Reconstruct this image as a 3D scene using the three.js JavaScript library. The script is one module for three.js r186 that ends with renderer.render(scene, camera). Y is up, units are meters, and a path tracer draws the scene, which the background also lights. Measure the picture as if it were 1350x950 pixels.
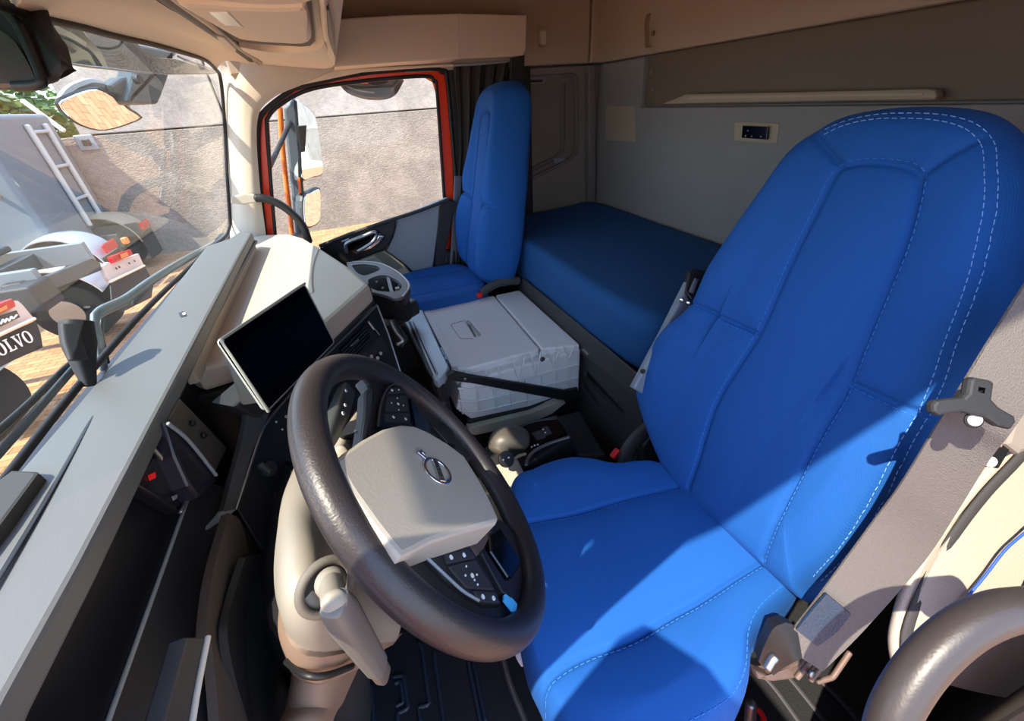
import * as THREE from 'three';
import { RoundedBoxGeometry } from 'three/addons/geometries/RoundedBoxGeometry.js';
import { mergeGeometries } from 'three/addons/utils/BufferGeometryUtils.js';
import { FontLoader } from 'three/addons/loaders/FontLoader.js';
import { TextGeometry } from 'three/addons/geometries/TextGeometry.js';

// ---------- camera, sky, sun, exposure ----------
// x points to the rear of the cab, y up, z to the open door at the photographer's side; metres, cab floor at y = 0
const scene = new THREE.Scene();
const camera = new THREE.PerspectiveCamera(84.2752, 1350 / 950, 0.02, 400);
camera.position.set(0, 1.3, 0);
{ const f = new THREE.Vector3(0.27446, -0.55092, -0.78813), u = new THREE.Vector3(0.2502, 0.83226, -0.49465);
  camera.up.copy(u); camera.lookAt(camera.position.clone().add(f)); }
scene.add(camera);
const renderer = new THREE.WebGLRenderer({ antialias: true });
renderer.toneMapping = THREE.LinearToneMapping;
renderer.toneMappingExposure = 1.2;
renderer.shadowMap.enabled = true;
{ // clear summer sky: pale at the horizon, blue above
  const W = 512, H = 256, d = new Uint16Array(W * H * 4), h = THREE.DataUtils.toHalfFloat;
  for (let j = 0; j < H; j++) { const e = Math.sin((j / (H - 1) - 0.5) * Math.PI), t = Math.pow(Math.max(0, e), 0.45);
    for (let i = 0; i < W; i++) { const k = (j * W + i) * 4;
      d[k] = h(1.9 + (0.75 - 1.9) * t); d[k + 1] = h(2.05 + (1.2 - 2.05) * t); d[k + 2] = h(2.2 + (2.1 - 2.2) * t); d[k + 3] = h(1); } }
  const sky = new THREE.DataTexture(d, W, H, THREE.RGBAFormat, THREE.HalfFloatType);
  sky.mapping = THREE.EquirectangularReflectionMapping; sky.magFilter = sky.minFilter = THREE.LinearFilter; sky.needsUpdate = true;
  scene.background = sky; scene.environment = sky; scene.backgroundIntensity = scene.environmentIntensity = 1.5;
}
const sun = new THREE.DirectionalLight(0xfff1dc, 8.5);
sun.position.set(-4.98, 9.2, 1.89); sun.target.position.set(0, 0.9, -0.6); // light travels rearward, down and a little inboard
sun.castShadow = true; sun.shadow.mapSize.set(4096, 4096); sun.shadow.radius = 1;
Object.assign(sun.shadow.camera, { left: -14, right: 14, top: 14, bottom: -14, near: 0.1, far: 60 });
scene.add(sun, sun.target);

// ---------- helpers ----------
const V = (a) => new THREE.Vector3(a[0], a[1], a[2]);
let seed = 7; const rnd = () => { seed = (seed * 1664525 + 1013904223) >>> 0; return seed / 4294967296; };
const used = {};
function numbered(n) { if (!(n in used)) { used[n] = 0; return n; } used[n]++; return n + '_' + String(used[n]).padStart(3, '0'); }
function tag(o, label, category, group) { o.userData.label = label; o.userData.category = category; if (group) o.userData.group = group; return o; }
function thing(name, label, category, pos = [0, 0, 0], group) {
  const o = new THREE.Group(); o.name = numbered(name); o.position.set(...pos); scene.add(o); return tag(o, label, category, group);
}
const local = new WeakSet(); // groups whose parts are given in the group's own frame
function mesh(name, geo, mat, parent = scene, label) {
  const g = Array.isArray(geo) ? merge(geo) : geo;
  const m = new THREE.Mesh(g, mat); m.castShadow = m.receiveShadow = true;
  m.name = parent === scene ? numbered(name) : name; parent.add(m);
  for (let p = parent; p && p !== scene; p = p.parent) if (p.isGroup && !local.has(p)) g.translate(-p.position.x, -p.position.y, -p.position.z); else if (local.has(p)) break;
  if (label) m.userData.label = label; return m;
}
function structure(name, geo, mat, parent = scene) { const m = mesh(name, geo, mat, parent); if (parent === scene) m.userData.kind = 'structure'; return m; }
function clean(g) { const o = g.index ? g.toNonIndexed() : g; for (const k of Object.keys(o.attributes)) if (!['position', 'normal', 'uv'].includes(k)) o.deleteAttribute(k);
  if (!o.attributes.uv) o.setAttribute('uv', new THREE.BufferAttribute(new Float32Array(o.attributes.position.count * 2), 2)); o.morphAttributes = {}; return o; }
function merge(list) { const L = list.flat(9).filter(Boolean).map(clean); return L.length === 1 ? L[0] : mergeGeometries(L); }
function uvBox(g) { // box-projected uv in metres
  const p = g.attributes.position, n = g.attributes.normal, uv = new Float32Array(p.count * 2);
  for (let i = 0; i < p.count; i++) { const a = Math.abs(n.getX(i)), b = Math.abs(n.getY(i)), c = Math.abs(n.getZ(i));
    if (b >= a && b >= c) { uv[2 * i] = p.getX(i); uv[2 * i + 1] = p.getZ(i); } else if (a >= c) { uv[2 * i] = p.getZ(i); uv[2 * i + 1] = p.getY(i); } else { uv[2 * i] = p.getX(i); uv[2 * i + 1] = p.getY(i); } }
  g.setAttribute('uv', new THREE.BufferAttribute(uv, 2)); return g;
}
function box(c, s, r = 0.006, rot) { // rounded box at c
  const g = new RoundedBoxGeometry(s[0], s[1], s[2], 3, Math.min(r, Math.min(...s) * 0.49));
  uvBox(g); if (rot) g.applyMatrix4(new THREE.Matrix4().makeRotationFromEuler(new THREE.Euler(...rot))); g.translate(...c); return g;
}
function smoothLine(pts, n = 8, closed = false, tension = 0.5) {
  return new THREE.CatmullRomCurve3(pts.map(V), closed, 'catmullrom', tension).getPoints(pts.length * n).map((p) => [p.x, p.y, p.z]);
}
function plate(pts, th, out, o = {}) { // pts: outline of the visible face; grows th away from out
  let P = pts.map(V); if (o.smooth) { P = new THREE.CatmullRomCurve3(P, true, 'catmullrom', o.tension ?? 0.5).getPoints(P.length * o.smooth); P.pop(); }
  const c = new THREE.Vector3(), nn = new THREE.Vector3(); P.forEach((p) => c.add(p)); c.divideScalar(P.length);
  for (let i = 0; i < P.length; i++) { const a = P[i].clone().sub(c), b = P[(i + 1) % P.length].clone().sub(c); nn.add(a.cross(b)); } nn.normalize();
  if (nn.dot(V(out)) < 0) nn.negate();
  const ex = P[1].clone().sub(P[0]); ex.addScaledVector(nn, -ex.dot(nn)).normalize(); const ey = nn.clone().cross(ex);
  const loc = (p) => { const d = p.clone().sub(c); return new THREE.Vector2(d.dot(ex), d.dot(ey)); };
  let L = P.map(loc); if (o.round) L = roundCorners(L, o.round);
  const sh = new THREE.Shape(L);
  for (const h of o.holes || []) { let H = h.map(V); if (o.smoothHoles) { H = new THREE.CatmullRomCurve3(H, true).getPoints(H.length * o.smoothHoles); H.pop(); } let q = H.map(loc); if (o.roundHoles) q = roundCorners(q, o.roundHoles); sh.holes.push(new THREE.Path(q)); }
  const b = o.bevel ?? Math.min(0.003, th * 0.3);
  const g = new THREE.ExtrudeGeometry(sh, { depth: Math.max(1e-4, th - b * 2), bevelEnabled: b > 0, bevelThickness: b, bevelSize: b, bevelOffset: -b, bevelSegments: 2, curveSegments: 6 });
  g.translate(0, 0, -th + b); uvShape(g);
  g.applyMatrix4(new THREE.Matrix4().makeBasis(ex, ey, nn).setPosition(c)); return g;
}
function pane(pts, smooth) { // one sheet of glass
  let P = pts.map(V); const c = new THREE.Vector3(); P.forEach((p) => c.add(p)); c.divideScalar(P.length); const ex = P[1].clone().sub(P[0]).normalize(), nn = new THREE.Vector3(); P.forEach((p, i) => nn.add(p.clone().sub(c).cross(P[(i + 1) % P.length].clone().sub(c)))); nn.normalize(); ex.addScaledVector(nn, -ex.dot(nn)).normalize(); const ey = nn.clone().cross(ex);
  const g = new THREE.ShapeGeometry(new THREE.Shape(P.map((p) => { const d = p.clone().sub(c); return new THREE.Vector2(d.dot(ex), d.dot(ey)); }))); g.applyMatrix4(new THREE.Matrix4().makeBasis(ex, ey, nn).setPosition(c)); return g;
}
function uvShape(g) { const p = g.attributes.position, uv = new Float32Array(p.count * 2); for (let i = 0; i < p.count; i++) { uv[2 * i] = p.getX(i) + p.getZ(i) * 0.7; uv[2 * i + 1] = p.getY(i) + p.getZ(i) * 0.7; } g.setAttribute('uv', new THREE.BufferAttribute(uv, 2)); }
function roundCorners(L, r) {
  const out = [], n = L.length;
  for (let i = 0; i < n; i++) { const p = L[i], a = L[(i + n - 1) % n], b = L[(i + 1) % n], da = a.clone().sub(p), db = b.clone().sub(p);
    const k = Math.min(r, da.length() * 0.45, db.length() * 0.45), A = p.clone().addScaledVector(da.normalize(), k), B = p.clone().addScaledVector(db.normalize(), k);
    for (let t = 0; t <= 5; t++) { const s = t / 5; out.push(A.clone().multiplyScalar((1 - s) * (1 - s)).addScaledVector(p, 2 * s * (1 - s)).addScaledVector(B, s * s)); } }
  return out;
}
function gridGeo(P, nu, nv, closeU = false, flip = false) { // P[j][i] -> smooth surface
  const pos = [], uv = [], idx = []; let L = 0;
  for (let j = 0; j < nv; j++) { let l = 0; if (j) L += P[j][0].distanceTo(P[j - 1][0]) || 1e-5; for (let i = 0; i < nu; i++) { if (i) l += P[j][i].distanceTo(P[j][i - 1]); pos.push(P[j][i].x, P[j][i].y, P[j][i].z); uv.push(l, L); } }
  const m = closeU ? nu : nu - 1;
  for (let j = 0; j < nv - 1; j++) for (let i = 0; i < m; i++) { const a = j * nu + i, b = j * nu + (i + 1) % nu, c = a + nu, d = b + nu; if (flip) idx.push(a, c, b, b, c, d); else idx.push(a, b, c, b, d, c); }
  const g = new THREE.BufferGeometry(); g.setAttribute('position', new THREE.Float32BufferAttribute(pos, 3)); g.setAttribute('uv', new THREE.Float32BufferAttribute(uv, 2)); g.setIndex(idx); g.computeVertexNormals(); return g;
}
function sheet(rows, o = {}) { // smooth panel through rows of points, given thickness
  const nu = o.nu ?? 24, nv = o.nv ?? 24, th = o.th ?? 0.006, lin = o.linear;
  const crv = (pts, n) => { const q = pts.map((p) => (p.isVector3 ? p : V(p))); if (q.length === 2 || lin) { const c = new THREE.CurvePath(); for (let i = 0; i + 1 < q.length; i++) c.add(new THREE.LineCurve3(q[i], q[i + 1])); return Array.from({ length: n }, (_, i) => c.getPoint(i / (n - 1))); } const c = new THREE.CatmullRomCurve3(q, false, 'catmullrom', 0.5); return Array.from({ length: n }, (_, i) => c.getPoint(i / (n - 1))); };
  const R = rows.map((r) => crv(r, nu)), P = Array.from({ length: nv }, () => []);
  for (let i = 0; i < nu; i++) { const c = crv(R.map((r) => r[i]), nv); for (let j = 0; j < nv; j++) P[j][i] = c[j]; }
  const g = gridGeo(P, nu, nv), n = g.attributes.normal; const out = V(o.out ?? [0, 1, 0]); const mid = (Math.floor(nv / 2)) * nu + Math.floor(nu / 2);
  const s = new THREE.Vector3(n.getX(mid), n.getY(mid), n.getZ(mid)).dot(out) < 0 ? -1 : 1;
  const Q = P.map((r, j) => r.map((p, i) => { const k = j * nu + i; return p.clone().add(new THREE.Vector3(n.getX(k), n.getY(k), n.getZ(k)).multiplyScalar(-th * s)); }));
  const front = gridGeo(P, nu, nv, false, s < 0), back = gridGeo(Q, nu, nv, false, s > 0);
  const edge = (a, b) => gridGeo([a, b], a.length, 2);
  const col = (M, i) => M.map((r) => r[i]);
  return merge([front, back, edge(P[0], Q[0]), edge(P[nv - 1], Q[nv - 1]), edge(col(P, 0), col(Q, 0)), edge(col(P, nu - 1), col(Q, nu - 1))]);
}
function sweep(pts, r, o = {}) { // round or oval rod with domed ends; r: number or function of t; o.flat squashes it along the normal
  const c = new THREE.CatmullRomCurve3(pts.map(V), !!o.closed, 'catmullrom', o.tension ?? 0.5), N = o.n ?? Math.max(12, pts.length * 8), R = o.radial ?? 14;
  const f = c.computeFrenetFrames(N, !!o.closed), rings = [], rad = typeof r === 'function' ? r : () => r;
  let up = o.up ? V(o.up) : null;
  const ring = (t, k, s, off) => { const p = c.getPointAt(t), T = f.tangents[k]; let n = f.normals[k], b = f.binormals[k];
    if (up) { b = T.clone().cross(up).normalize(); n = b.clone().cross(T).normalize(); }
    p.addScaledVector(T, off); const q = [];
    for (let i = 0; i < R; i++) { const a = (i / R) * Math.PI * 2; let x = Math.cos(a), y = Math.sin(a); if (o.square) { const e = 1 / Math.pow(Math.pow(Math.abs(x), o.square) + Math.pow(Math.abs(y), o.square), 1 / o.square); x *= e; y *= e; }
      q.push(p.clone().addScaledVector(b, x * rad(t) * s).addScaledVector(n, y * rad(t) * s * (o.flat ?? 1))); } return q; };
  const dome = o.dome ?? 0.6;
  if (!o.closed) for (let k = 0; k < 5; k++) { const a = (k / 5) * Math.PI / 2; rings.push(ring(0, 0, Math.max(1e-3, Math.sin(a)), -Math.cos(a) * rad(0) * dome * (o.flat ?? 1))); }
  for (let k = 0; k <= N; k++) rings.push(ring(k / N, k, 1, 0));
  if (!o.closed) for (let k = 4; k >= 0; k--) { const a = (k / 5) * Math.PI / 2; rings.push(ring(1, N, Math.max(1e-3, Math.sin(a)), Math.cos(a) * rad(1) * dome * (o.flat ?? 1))); }
  return gridGeo(rings, R, rings.length, true, false);
}
function ribbon(pts, wid, th, face) { // strap: wid number or per-point list, face = direction its broad side looks to
  const c = new THREE.CatmullRomCurve3(pts.map(V)), N = 40, A = [], B = [], C = [], D = [];
  for (let k = 0; k <= N; k++) { const t = k / N, p = c.getPoint(t), T = c.getTangent(t), s = T.clone().cross(V(face)).normalize(), n = s.clone().cross(T).normalize();
    const w = Array.isArray(wid) ? (() => { const x = t * (wid.length - 1), i = Math.min(wid.length - 2, Math.floor(x)); return wid[i] + (wid[i + 1] - wid[i]) * (x - i); })() : wid;
    A.push(p.clone().addScaledVector(s, -w / 2).addScaledVector(n, th / 2)); B.push(p.clone().addScaledVector(s, w / 2).addScaledVector(n, th / 2)); C.push(p.clone().addScaledVector(s, w / 2).addScaledVector(n, -th / 2)); D.push(p.clone().addScaledVector(s, -w / 2).addScaledVector(n, -th / 2)); }
  return merge([gridGeo([A, B], N + 1, 2), gridGeo([B, C], N + 1, 2), gridGeo([C, D], N + 1, 2), gridGeo([D, A], N + 1, 2), gridGeo([[A[0], D[0]], [B[0], C[0]]], 2, 2), gridGeo([[A[N], D[N]], [B[N], C[N]]], 2, 2)]);
}
function prism(profile, axis, a, b, r = 0) { // profile [[u,v]...] extruded along axis from a to b (z: u=x,v=y; x: u=z,v=y)
  const pts = profile.map(([u, v]) => (axis === 'z' ? [u, v, b] : [b, v, u]));
  return plate(pts, Math.abs(b - a), axis === 'z' ? [0, 0, Math.sign(b - a)] : [Math.sign(b - a), 0, 0], { bevel: r });
}
function disc(c, n, r, th, seg = 28, b = 0.0015) { const N = V(n).normalize(), e = Math.abs(N.y) < 0.9 ? new THREE.Vector3(0, 1, 0) : new THREE.Vector3(1, 0, 0), x = e.cross(N).normalize(), y = N.clone().cross(x);
  const g = new THREE.LatheGeometry([[0, 0], [r, 0], [r, th - b], [r - b, th], [0, th]].map((q) => new THREE.Vector2(...q)), seg); g.applyMatrix4(new THREE.Matrix4().makeBasis(x, N, y.clone().negate()).setPosition(V(c))); return g; }
// ---------- textures ----------
function hash(x, y) { let h = (x * 374761393 + y * 668265263) | 0; h = Math.imul(h ^ (h >>> 13), 1274126177); return ((h ^ (h >>> 16)) >>> 0) / 4294967296; }
function vnoise(x, y, per) { const xi = Math.floor(x), yi = Math.floor(y), fx = x - xi, fy = y - yi, s = (t) => t * t * (3 - 2 * t), m = (v) => ((v % per) + per) % per;
  const a = hash(m(xi), m(yi)), b = hash(m(xi + 1), m(yi)), c = hash(m(xi), m(yi + 1)), d = hash(m(xi + 1), m(yi + 1)), u = s(fx), w = s(fy); return a + (b - a) * u + (c - a) * w + (a - b - c + d) * u * w; }
function tex(n, fn, rep, srgb = false) { const d = new Uint8Array(n * n * 4);
  for (let j = 0; j < n; j++) for (let i = 0; i < n; i++) { const v = fn(i / n, j / n), k = (j * n + i) * 4; if (Array.isArray(v)) { d[k] = v[0]; d[k + 1] = v[1]; d[k + 2] = v[2]; } else d[k] = d[k + 1] = d[k + 2] = Math.max(0, Math.min(255, v * 255)); d[k + 3] = 255; }
  const t = new THREE.DataTexture(d, n, n); t.wrapS = t.wrapT = THREE.RepeatWrapping; t.magFilter = THREE.LinearFilter; t.minFilter = THREE.LinearMipmapLinearFilter; t.generateMipmaps = true; t.repeat.set(rep, rep); if (srgb) t.colorSpace = THREE.SRGBColorSpace; t.needsUpdate = true; return t; }
const grainT = tex(256, (u, v) => 0.5 * vnoise(u * 64, v * 64, 64) + 0.5 * vnoise(u * 128, v * 128, 128), 7);     // moulded plastic grain
const leatherT = tex(256, (u, v) => Math.abs(vnoise(u * 40, v * 40, 40) - 0.5) * 1.4 + 0.3 * vnoise(u * 90, v * 90, 90), 10);
const twillT = tex(256, (u, v) => 0.5 + 0.32 * Math.sin((u * 48 + v * 24) * 2 * Math.PI + 2.2 * vnoise(u * 12, v * 12, 12)) + 0.25 * (vnoise(u * 128, v * 128, 128) - 0.5), 9);
const feltT = tex(256, (u, v) => vnoise(u * 128, v * 128, 128) * 0.6 + vnoise(u * 60, v * 60, 60) * 0.4, 12);
const webT = tex(256, (u, v) => 0.5 + 0.25 * Math.sin(u * 60 * 2 * Math.PI + 3 * Math.sin(v * 30 * 2 * Math.PI)) + 0.5 * (vnoise(u * 90, v * 90, 90) - 0.5), 9);
const mott = (c, amp, fr) => tex(256, (u, v) => { const m = 1 + amp * ((vnoise(u * fr, v * fr, fr) - 0.5) * 1.2 + (vnoise(u * fr * 5, v * fr * 5, fr * 5) - 0.5) * 0.8); return c.map((q) => Math.max(0, Math.min(255, q * m))); }, 1.7, true);
const mat = (color, rough = 0.6, bump = grainT, bs = 0.00012, o = {}) => new THREE.MeshStandardMaterial({ color, roughness: rough, bumpMap: bump, bumpScale: bs, ...o });
const phys = (color, rough, o = {}) => new THREE.MeshPhysicalMaterial({ color, roughness: rough, ...o });
const M = {
  beige: mat(0xd2c2ac, 0.65), cream: mat(0xbbb09e, 0.6), taupe: mat(0xb0a08c, 0.65), ledge: mat(0x606363, 0.55),
  black: mat(0x17181a, 0.5), blackSoft: mat(0x1d1e20, 0.65), gloss: mat(0x07080a, 0.12, null, 0), dark: mat(0x2a2b2d, 0.6), charcoal: mat(0x3a3b3b, 0.65),
  greyFelt: mat(0x8b8a86, 0.95, feltT, 0.0008), greyPanel: mat(0x7b766e, 0.7), grey: mat(0x868d92, 0.55), lightGrey: mat(0xb3b3ae, 0.5),
  cooler: mat(0xd0d3d3, 0.5), drawer: mat(0xaab2ba, 0.38, grainT, 0.0003, { metalness: 0.25 }), chrome: mat(0xd8dade, 0.18, null, 0, { metalness: 1 }), steel: mat(0x9a9c9e, 0.35, null, 0, { metalness: 0.9 }),
  rim: mat(0x2a2728, 0.42, leatherT, 0.00018), red: mat(0xd01218, 0.4, null, 0), white: mat(0xe6e6e2, 0.5, null, 0), orange: mat(0xe23a0c, 0.25, null, 0), orangeTrim: mat(0xf07a2a, 0.35, null, 0),
  blue: phys(0x04529e, 0.85, { bumpMap: twillT, bumpScale: 0.0004, sheen: 0.15, sheenRoughness: 0.5, sheenColor: new THREE.Color(0x3f96e8) }),
  bed: phys(0x064a80, 0.9, { bumpMap: twillT, bumpScale: 0.0003, sheen: 0.15, sheenRoughness: 0.5, sheenColor: new THREE.Color(0x2f70c8) }),
  thread: mat(0x2f7fd8, 0.7, null, 0), threadPale: mat(0x7fb0ec, 0.7, null, 0), web: mat(0x6c6763, 0.8, webT, 0.0012), curtain: mat(0x34312e, 0.95, feltT, 0.001), screen: phys(0x020203, 0.12, { specularIntensity: 0.25 }),
  rubber: mat(0x15171a, 0.7, grainT, 0.0008), seal: mat(0x0b0b0c, 0.6, null, 0), symbol: mat(0xdfe3e6, 0.5, null, 0),
  glass: phys(0xf4faf7, 0, { transmission: 1, thickness: 0, ior: 1.4, specularIntensity: 0.6 }), tint: phys(0x54746f, 0, { transmission: 1, thickness: 0, ior: 1.5 }), mirror: mat(0xe8e8e8, 0.02, null, 0, { metalness: 1 }),
};
const font = await new FontLoader().loadAsync('fonts/droid/droid_sans_bold.typeface.json');
const serif = await new FontLoader().loadAsync('fonts/droid/droid_serif_bold.typeface.json');
// ---------- the cab shell ----------
const floor = structure('floor', box([0.32, -0.04, -1.03], [2.06, 0.08, 2.3], 0.01), M.rubber);
{ // rear wall: lower trim in grey felt, recessed upper bay, beige lining above
  const w = structure('wall_rear', box([1.36, 0.95, -1.04], [0.06, 2.1, 2.3], 0.004), M.greyPanel);
  mesh('lower_panel', plate([[1.3, 0.0, 0.08], [1.3, 0.0, -2.12], [1.3, 1.405, -2.12], [1.3, 1.405, -1.755], [1.3, 1.225, -1.745], [1.3, 1.225, 0.08]], 0.04, [-1, 0, 0], { bevel: 0.004 }), M.greyFelt, w);
  mesh('bay_panel', box([1.325, 1.32, -0.83], [0.02, 0.18, 1.82], 0.006), mat(0x6e6353, 0.75), w);
  mesh('upper_lining', plate([[1.285, 1.41, 0.08], [1.285, 1.41, -2.12], [1.285, 2.02, -2.12], [1.285, 2.02, 0.08]], 0.05, [-1, 0, 0], { bevel: 0.008,
    holes: [[[1.285,1.4274,-1.7395],[1.285,1.5177,-1.7618],[1.285,1.5469,-1.7528],[1.285,1.5513,-1.7205],[1.285,1.5377,-1.69],[1.285,1.506,-1.6742],[1.285,1.42,-1.6606]]] }), M.taupe, w);
  mesh('slot_back', box([1.318, 1.53, -1.72], [0.01, 0.2, 0.13], 0.002), M.taupe, w);
  mesh('slot_screw', disc([1.31,1.479,-1.7238], [-1, 0, 0], 0.008, 0.006), M.greyPanel, w);
  const s = mesh('shelf_lip', plate([[1.27,1.2381,-1.5652],[1.27,1.2526,-1.51],[1.27,1.2681,-1.4424],[1.27,1.2606,-0.9637],[1.27,1.2573,-0.6687],[1.27,1.2539,-0.653],[1.27,1.2424,-0.6438],[1.27,1.2354,-0.6478],[1.27,1.2368,-0.8296],[1.27,1.2372,-1.1072]], 0.03, [-1, 0, 0], { bevel: 0.006 }), mat(0xa3967f, 0.7), w, 'long beige shelf lip');
  mesh('shelf_groove', plate([[1.268,1.2512,-1.4278],[1.268,1.2493,-1.1094],[1.268,1.2446,-0.6724],[1.268,1.2503,-0.6704],[1.268,1.2543,-0.9599],[1.268,1.2601,-1.4024]], 0.004, [-1, 0, 0], { bevel: 0.001 }), M.taupe, s);
  for (const c of [[1.318,1.3502,-1.7124], [1.318,1.2885,-1.6947]]) mesh('screw_cover', disc(c, [-1, 0, 0], 0.012, 0.006), M.greyPanel, w);
  mesh('cover_plate', plate([[1.298,1.235,-2.0244],[1.298,1.2286,-1.7869],[1.298,1.0878,-1.7591],[1.298,1.0842,-2.0093]], 0.006, [-1, 0, 0], { bevel: 0.0015, round: 0.006 }), mat(0xa59a84, 0.7), w, 'square beige cover plate');
  const cp = mesh('control_panel', plate([[1.296,1.1819,-1.2103],[1.296,1.1801,-1.037],[1.296,1.1244,-1.0259],[1.296,1.1227,-1.1972]], 0.012, [-1, 0, 0], { bevel: 0.003, round: 0.008 }), mat(0xa59a84, 0.6), w, 'beige control panel with black display');
  mesh('display', plate([[1.283,1.1718,-1.16],[1.283,1.1712,-1.0634],[1.283,1.1356,-1.0557],[1.283,1.1363,-1.1536]], 0.006, [-1, 0, 0], { bevel: 0.001 }), M.gloss, cp);
  for (const q of [[1.2765,1.1434,-1.1327],[1.2765,1.159,-1.1285],[1.2765,1.1434,-1.1086],[1.2765,1.1439,-1.0739]]) mesh('mark', disc(q, [-1, 0, 0], 0.0025, 0.001, 8, 0.0003), M.lightGrey, cp);
}
{ // far side wall of the sleeper with its moulded pocket
  const w = structure('wall_far', box([1.0, 0.95, -2.2], [0.72, 2.1, 0.06], 0.004), M.greyPanel);
  const outer = [[0.9294,1.376,-2.1],[1.0804,1.3782,-2.1],[1.1544,1.372,-2.1],[1.1723,1.3348,-2.1],[1.1831,1.0595,-2.1],[1.1682,1.0249,-2.1],[1.1214,0.9949,-2.1],[0.9154,0.9322,-2.1]];
  mesh('side_panel', plate([[0.66, 0.0, -2.1], [1.3, 0.0, -2.1], [1.3, 1.405, -2.1], [0.66, 1.405, -2.1]], 0.03, [0, 0, 1], { bevel: 0.004, holes: [outer] }), M.greyPanel, w);
  mesh('pocket', plate([[0.66, 0.86, -2.135], [1.25, 0.86, -2.135], [1.25, 1.39, -2.135], [0.66, 1.39, -2.135]], 0.02, [0, 0, 1]), M.greyPanel, w);
  mesh('pocket_rim', sweep(smoothLine([[1.0957,1.3714,-2.098],[1.1534,1.3689,-2.098],[1.1713,1.3286,-2.098],[1.182,1.0597,-2.098],[1.1671,1.0252,-2.098],[1.1203,0.9952,-2.098],[0.9145,0.9326,-2.098]], 6), 0.008, { flat: 0.6 }), mat(0x6a665f, 0.7), w);
  mesh('pocket_step', sweep(smoothLine([[1.116,1.3326,-2.128],[1.1123,1.2764,-2.128],[1.1143,1.0746,-2.128],[1.0966,1.0333,-2.128],[1.0605,1.0114,-2.128],[0.9307,0.9737,-2.128]], 6), 0.012, { flat: 0.6 }), mat(0x6a665f, 0.7), w);
  mesh('pocket_latch', plate([[1.052,1.0129,-2.12],[1.1244,1.013,-2.12],[1.1338,0.9937,-2.12],[1.0609,0.9864,-2.12]], 0.01, [0, 0, 1]), M.grey, w);
  const v = mesh('air_vent', plate([[0.8765,1.3708,-2.094],[1.013,1.3675,-2.094],[0.9967,1.3431,-2.094],[0.8712,1.3434,-2.094]], 0.008, [0, 0, 1], { bevel: 0.001, holes: [[[0.8877,1.3645,-2.094],[0.9931,1.3625,-2.094],[0.9829,1.3482,-2.094],[0.883,1.3487,-2.094]]] }), M.grey, w, 'narrow air vent with dark slot');
  mesh('slat', plate([[0.8852,1.3575,-2.098],[0.9909,1.3569,-2.098],[0.9868,1.3512,-2.098],[0.8849,1.3517,-2.098]], 0.003, [0, 0, 1]), M.black, v);
  mesh('corner_post', plate([[1.2133,1.4025,-2.06],[1.2548,1.4038,-2.06],[1.2997,0.6917,-2.06],[1.2745,0.6911,-2.06],[1.249,0.6991,-2.06]], 0.05, [0, 0, 1], { bevel: 0.008 }), mat(0x6f6c68, 0.6), w);
  mesh('upper_lining', plate([[0.35, 1.412, -2.085], [1.23, 1.412, -2.085], [1.23, 2.02, -2.085], [0.35, 2.02, -2.085]], 0.06, [0, 0, 1], { bevel: 0.008 }), M.taupe, w);
  mesh('corner_lining', plate([[1.238, 1.412, -2.083], [1.3, 1.412, -2.083], [1.3, 2.02, -2.083], [1.238, 2.02, -2.083]], 0.06, [0, 0, 1], { bevel: 0.008 }), M.taupe, w);
  const h = mesh('hook_plate', plate([[0.9617,1.5484,-2.075],[1.0138,1.5476,-2.075],[1.013,1.4808,-2.075],[0.9636,1.4794,-2.075]], 0.014, [0, 0, 1], { bevel: 0.002, round: 0.01 }), M.taupe, w);
  mesh('coat_hook', plate([[0.9655,1.5361,-2.06],[0.9952,1.5382,-2.06],[0.9945,1.4905,-2.06],[0.9868,1.4827,-2.06],[0.9643,1.486,-2.06]], 0.02, [0, 0, 1], { bevel: 0.005, round: 0.01 }), M.beige, h, 'small beige coat hook');
}
// side wall behind the near door opening, sill and roof edge
structure('wall_near', [box([1.0, 0.95, 0.1], [0.8, 2.1, 0.06], 0.01), box([0.1, -0.02, 0.1], [1.1, 0.12, 0.06], 0.01)], M.dark);
structure('ceiling', [box([0.42, 2.03, -1.05], [1.95, 0.06, 2.35], 0.01), box([0.36, 1.72, -0.1], [0.74, 0.58, 0.06], 0.008)], M.taupe);
{ // front wall under the glass, and the header above it
  structure('wall_front', [plate([[-0.6, -0.05, 0.1], [-0.6, -0.05, -2.2], [-0.545, 0.86, -2.2], [-0.545, 0.86, 0.1]], 0.05, [1, 0, 0])], M.black);
  structure('trim_1', [sheet([
    [[-0.3435,1.4337,-0.8699],[-0.3431,1.4351,-0.9514],[-0.3414,1.44,-1.0571],[-0.3403,1.4431,-1.1783],[-0.3371,1.4525,-1.3903],[-0.3347,1.4597,-1.6376],[-0.3339,1.4618,-1.9011],[-0.3396,1.4454,-2.054]],
    [[-0.2839,1.4361,-0.75], ...[[-0.2825,1.4453,-0.8728],[-0.2806,1.4507,-0.9911],[-0.2782,1.458,-1.1386],[-0.2756,1.4656,-1.2965],[-0.273,1.473,-1.5153],[-0.2715,1.4774,-1.7525],[-0.276,1.4643,-1.9585]]],
    [[-0.2, 1.475, -0.45], ...[[-0.2157,1.468,-1.0211],[-0.2108,1.468,-1.1534],[-0.2085,1.468,-1.3362],[-0.2043,1.468,-1.5572],[-0.2009,1.468,-1.7524],[-0.1988,1.468,-1.9588]], [-0.19, 1.45, -2.02]]], { nu: 40, nv: 20, out: [0.5, -0.8, 0], th: 0.02 }),
    box([-0.3, 1.83, -1.17], [0.06, 0.6, 2.08], 0.02), box([-0.325, 1.56, -0.56], [0.06, 0.07, 0.88], 0.01)], M.beige);
}
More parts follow.
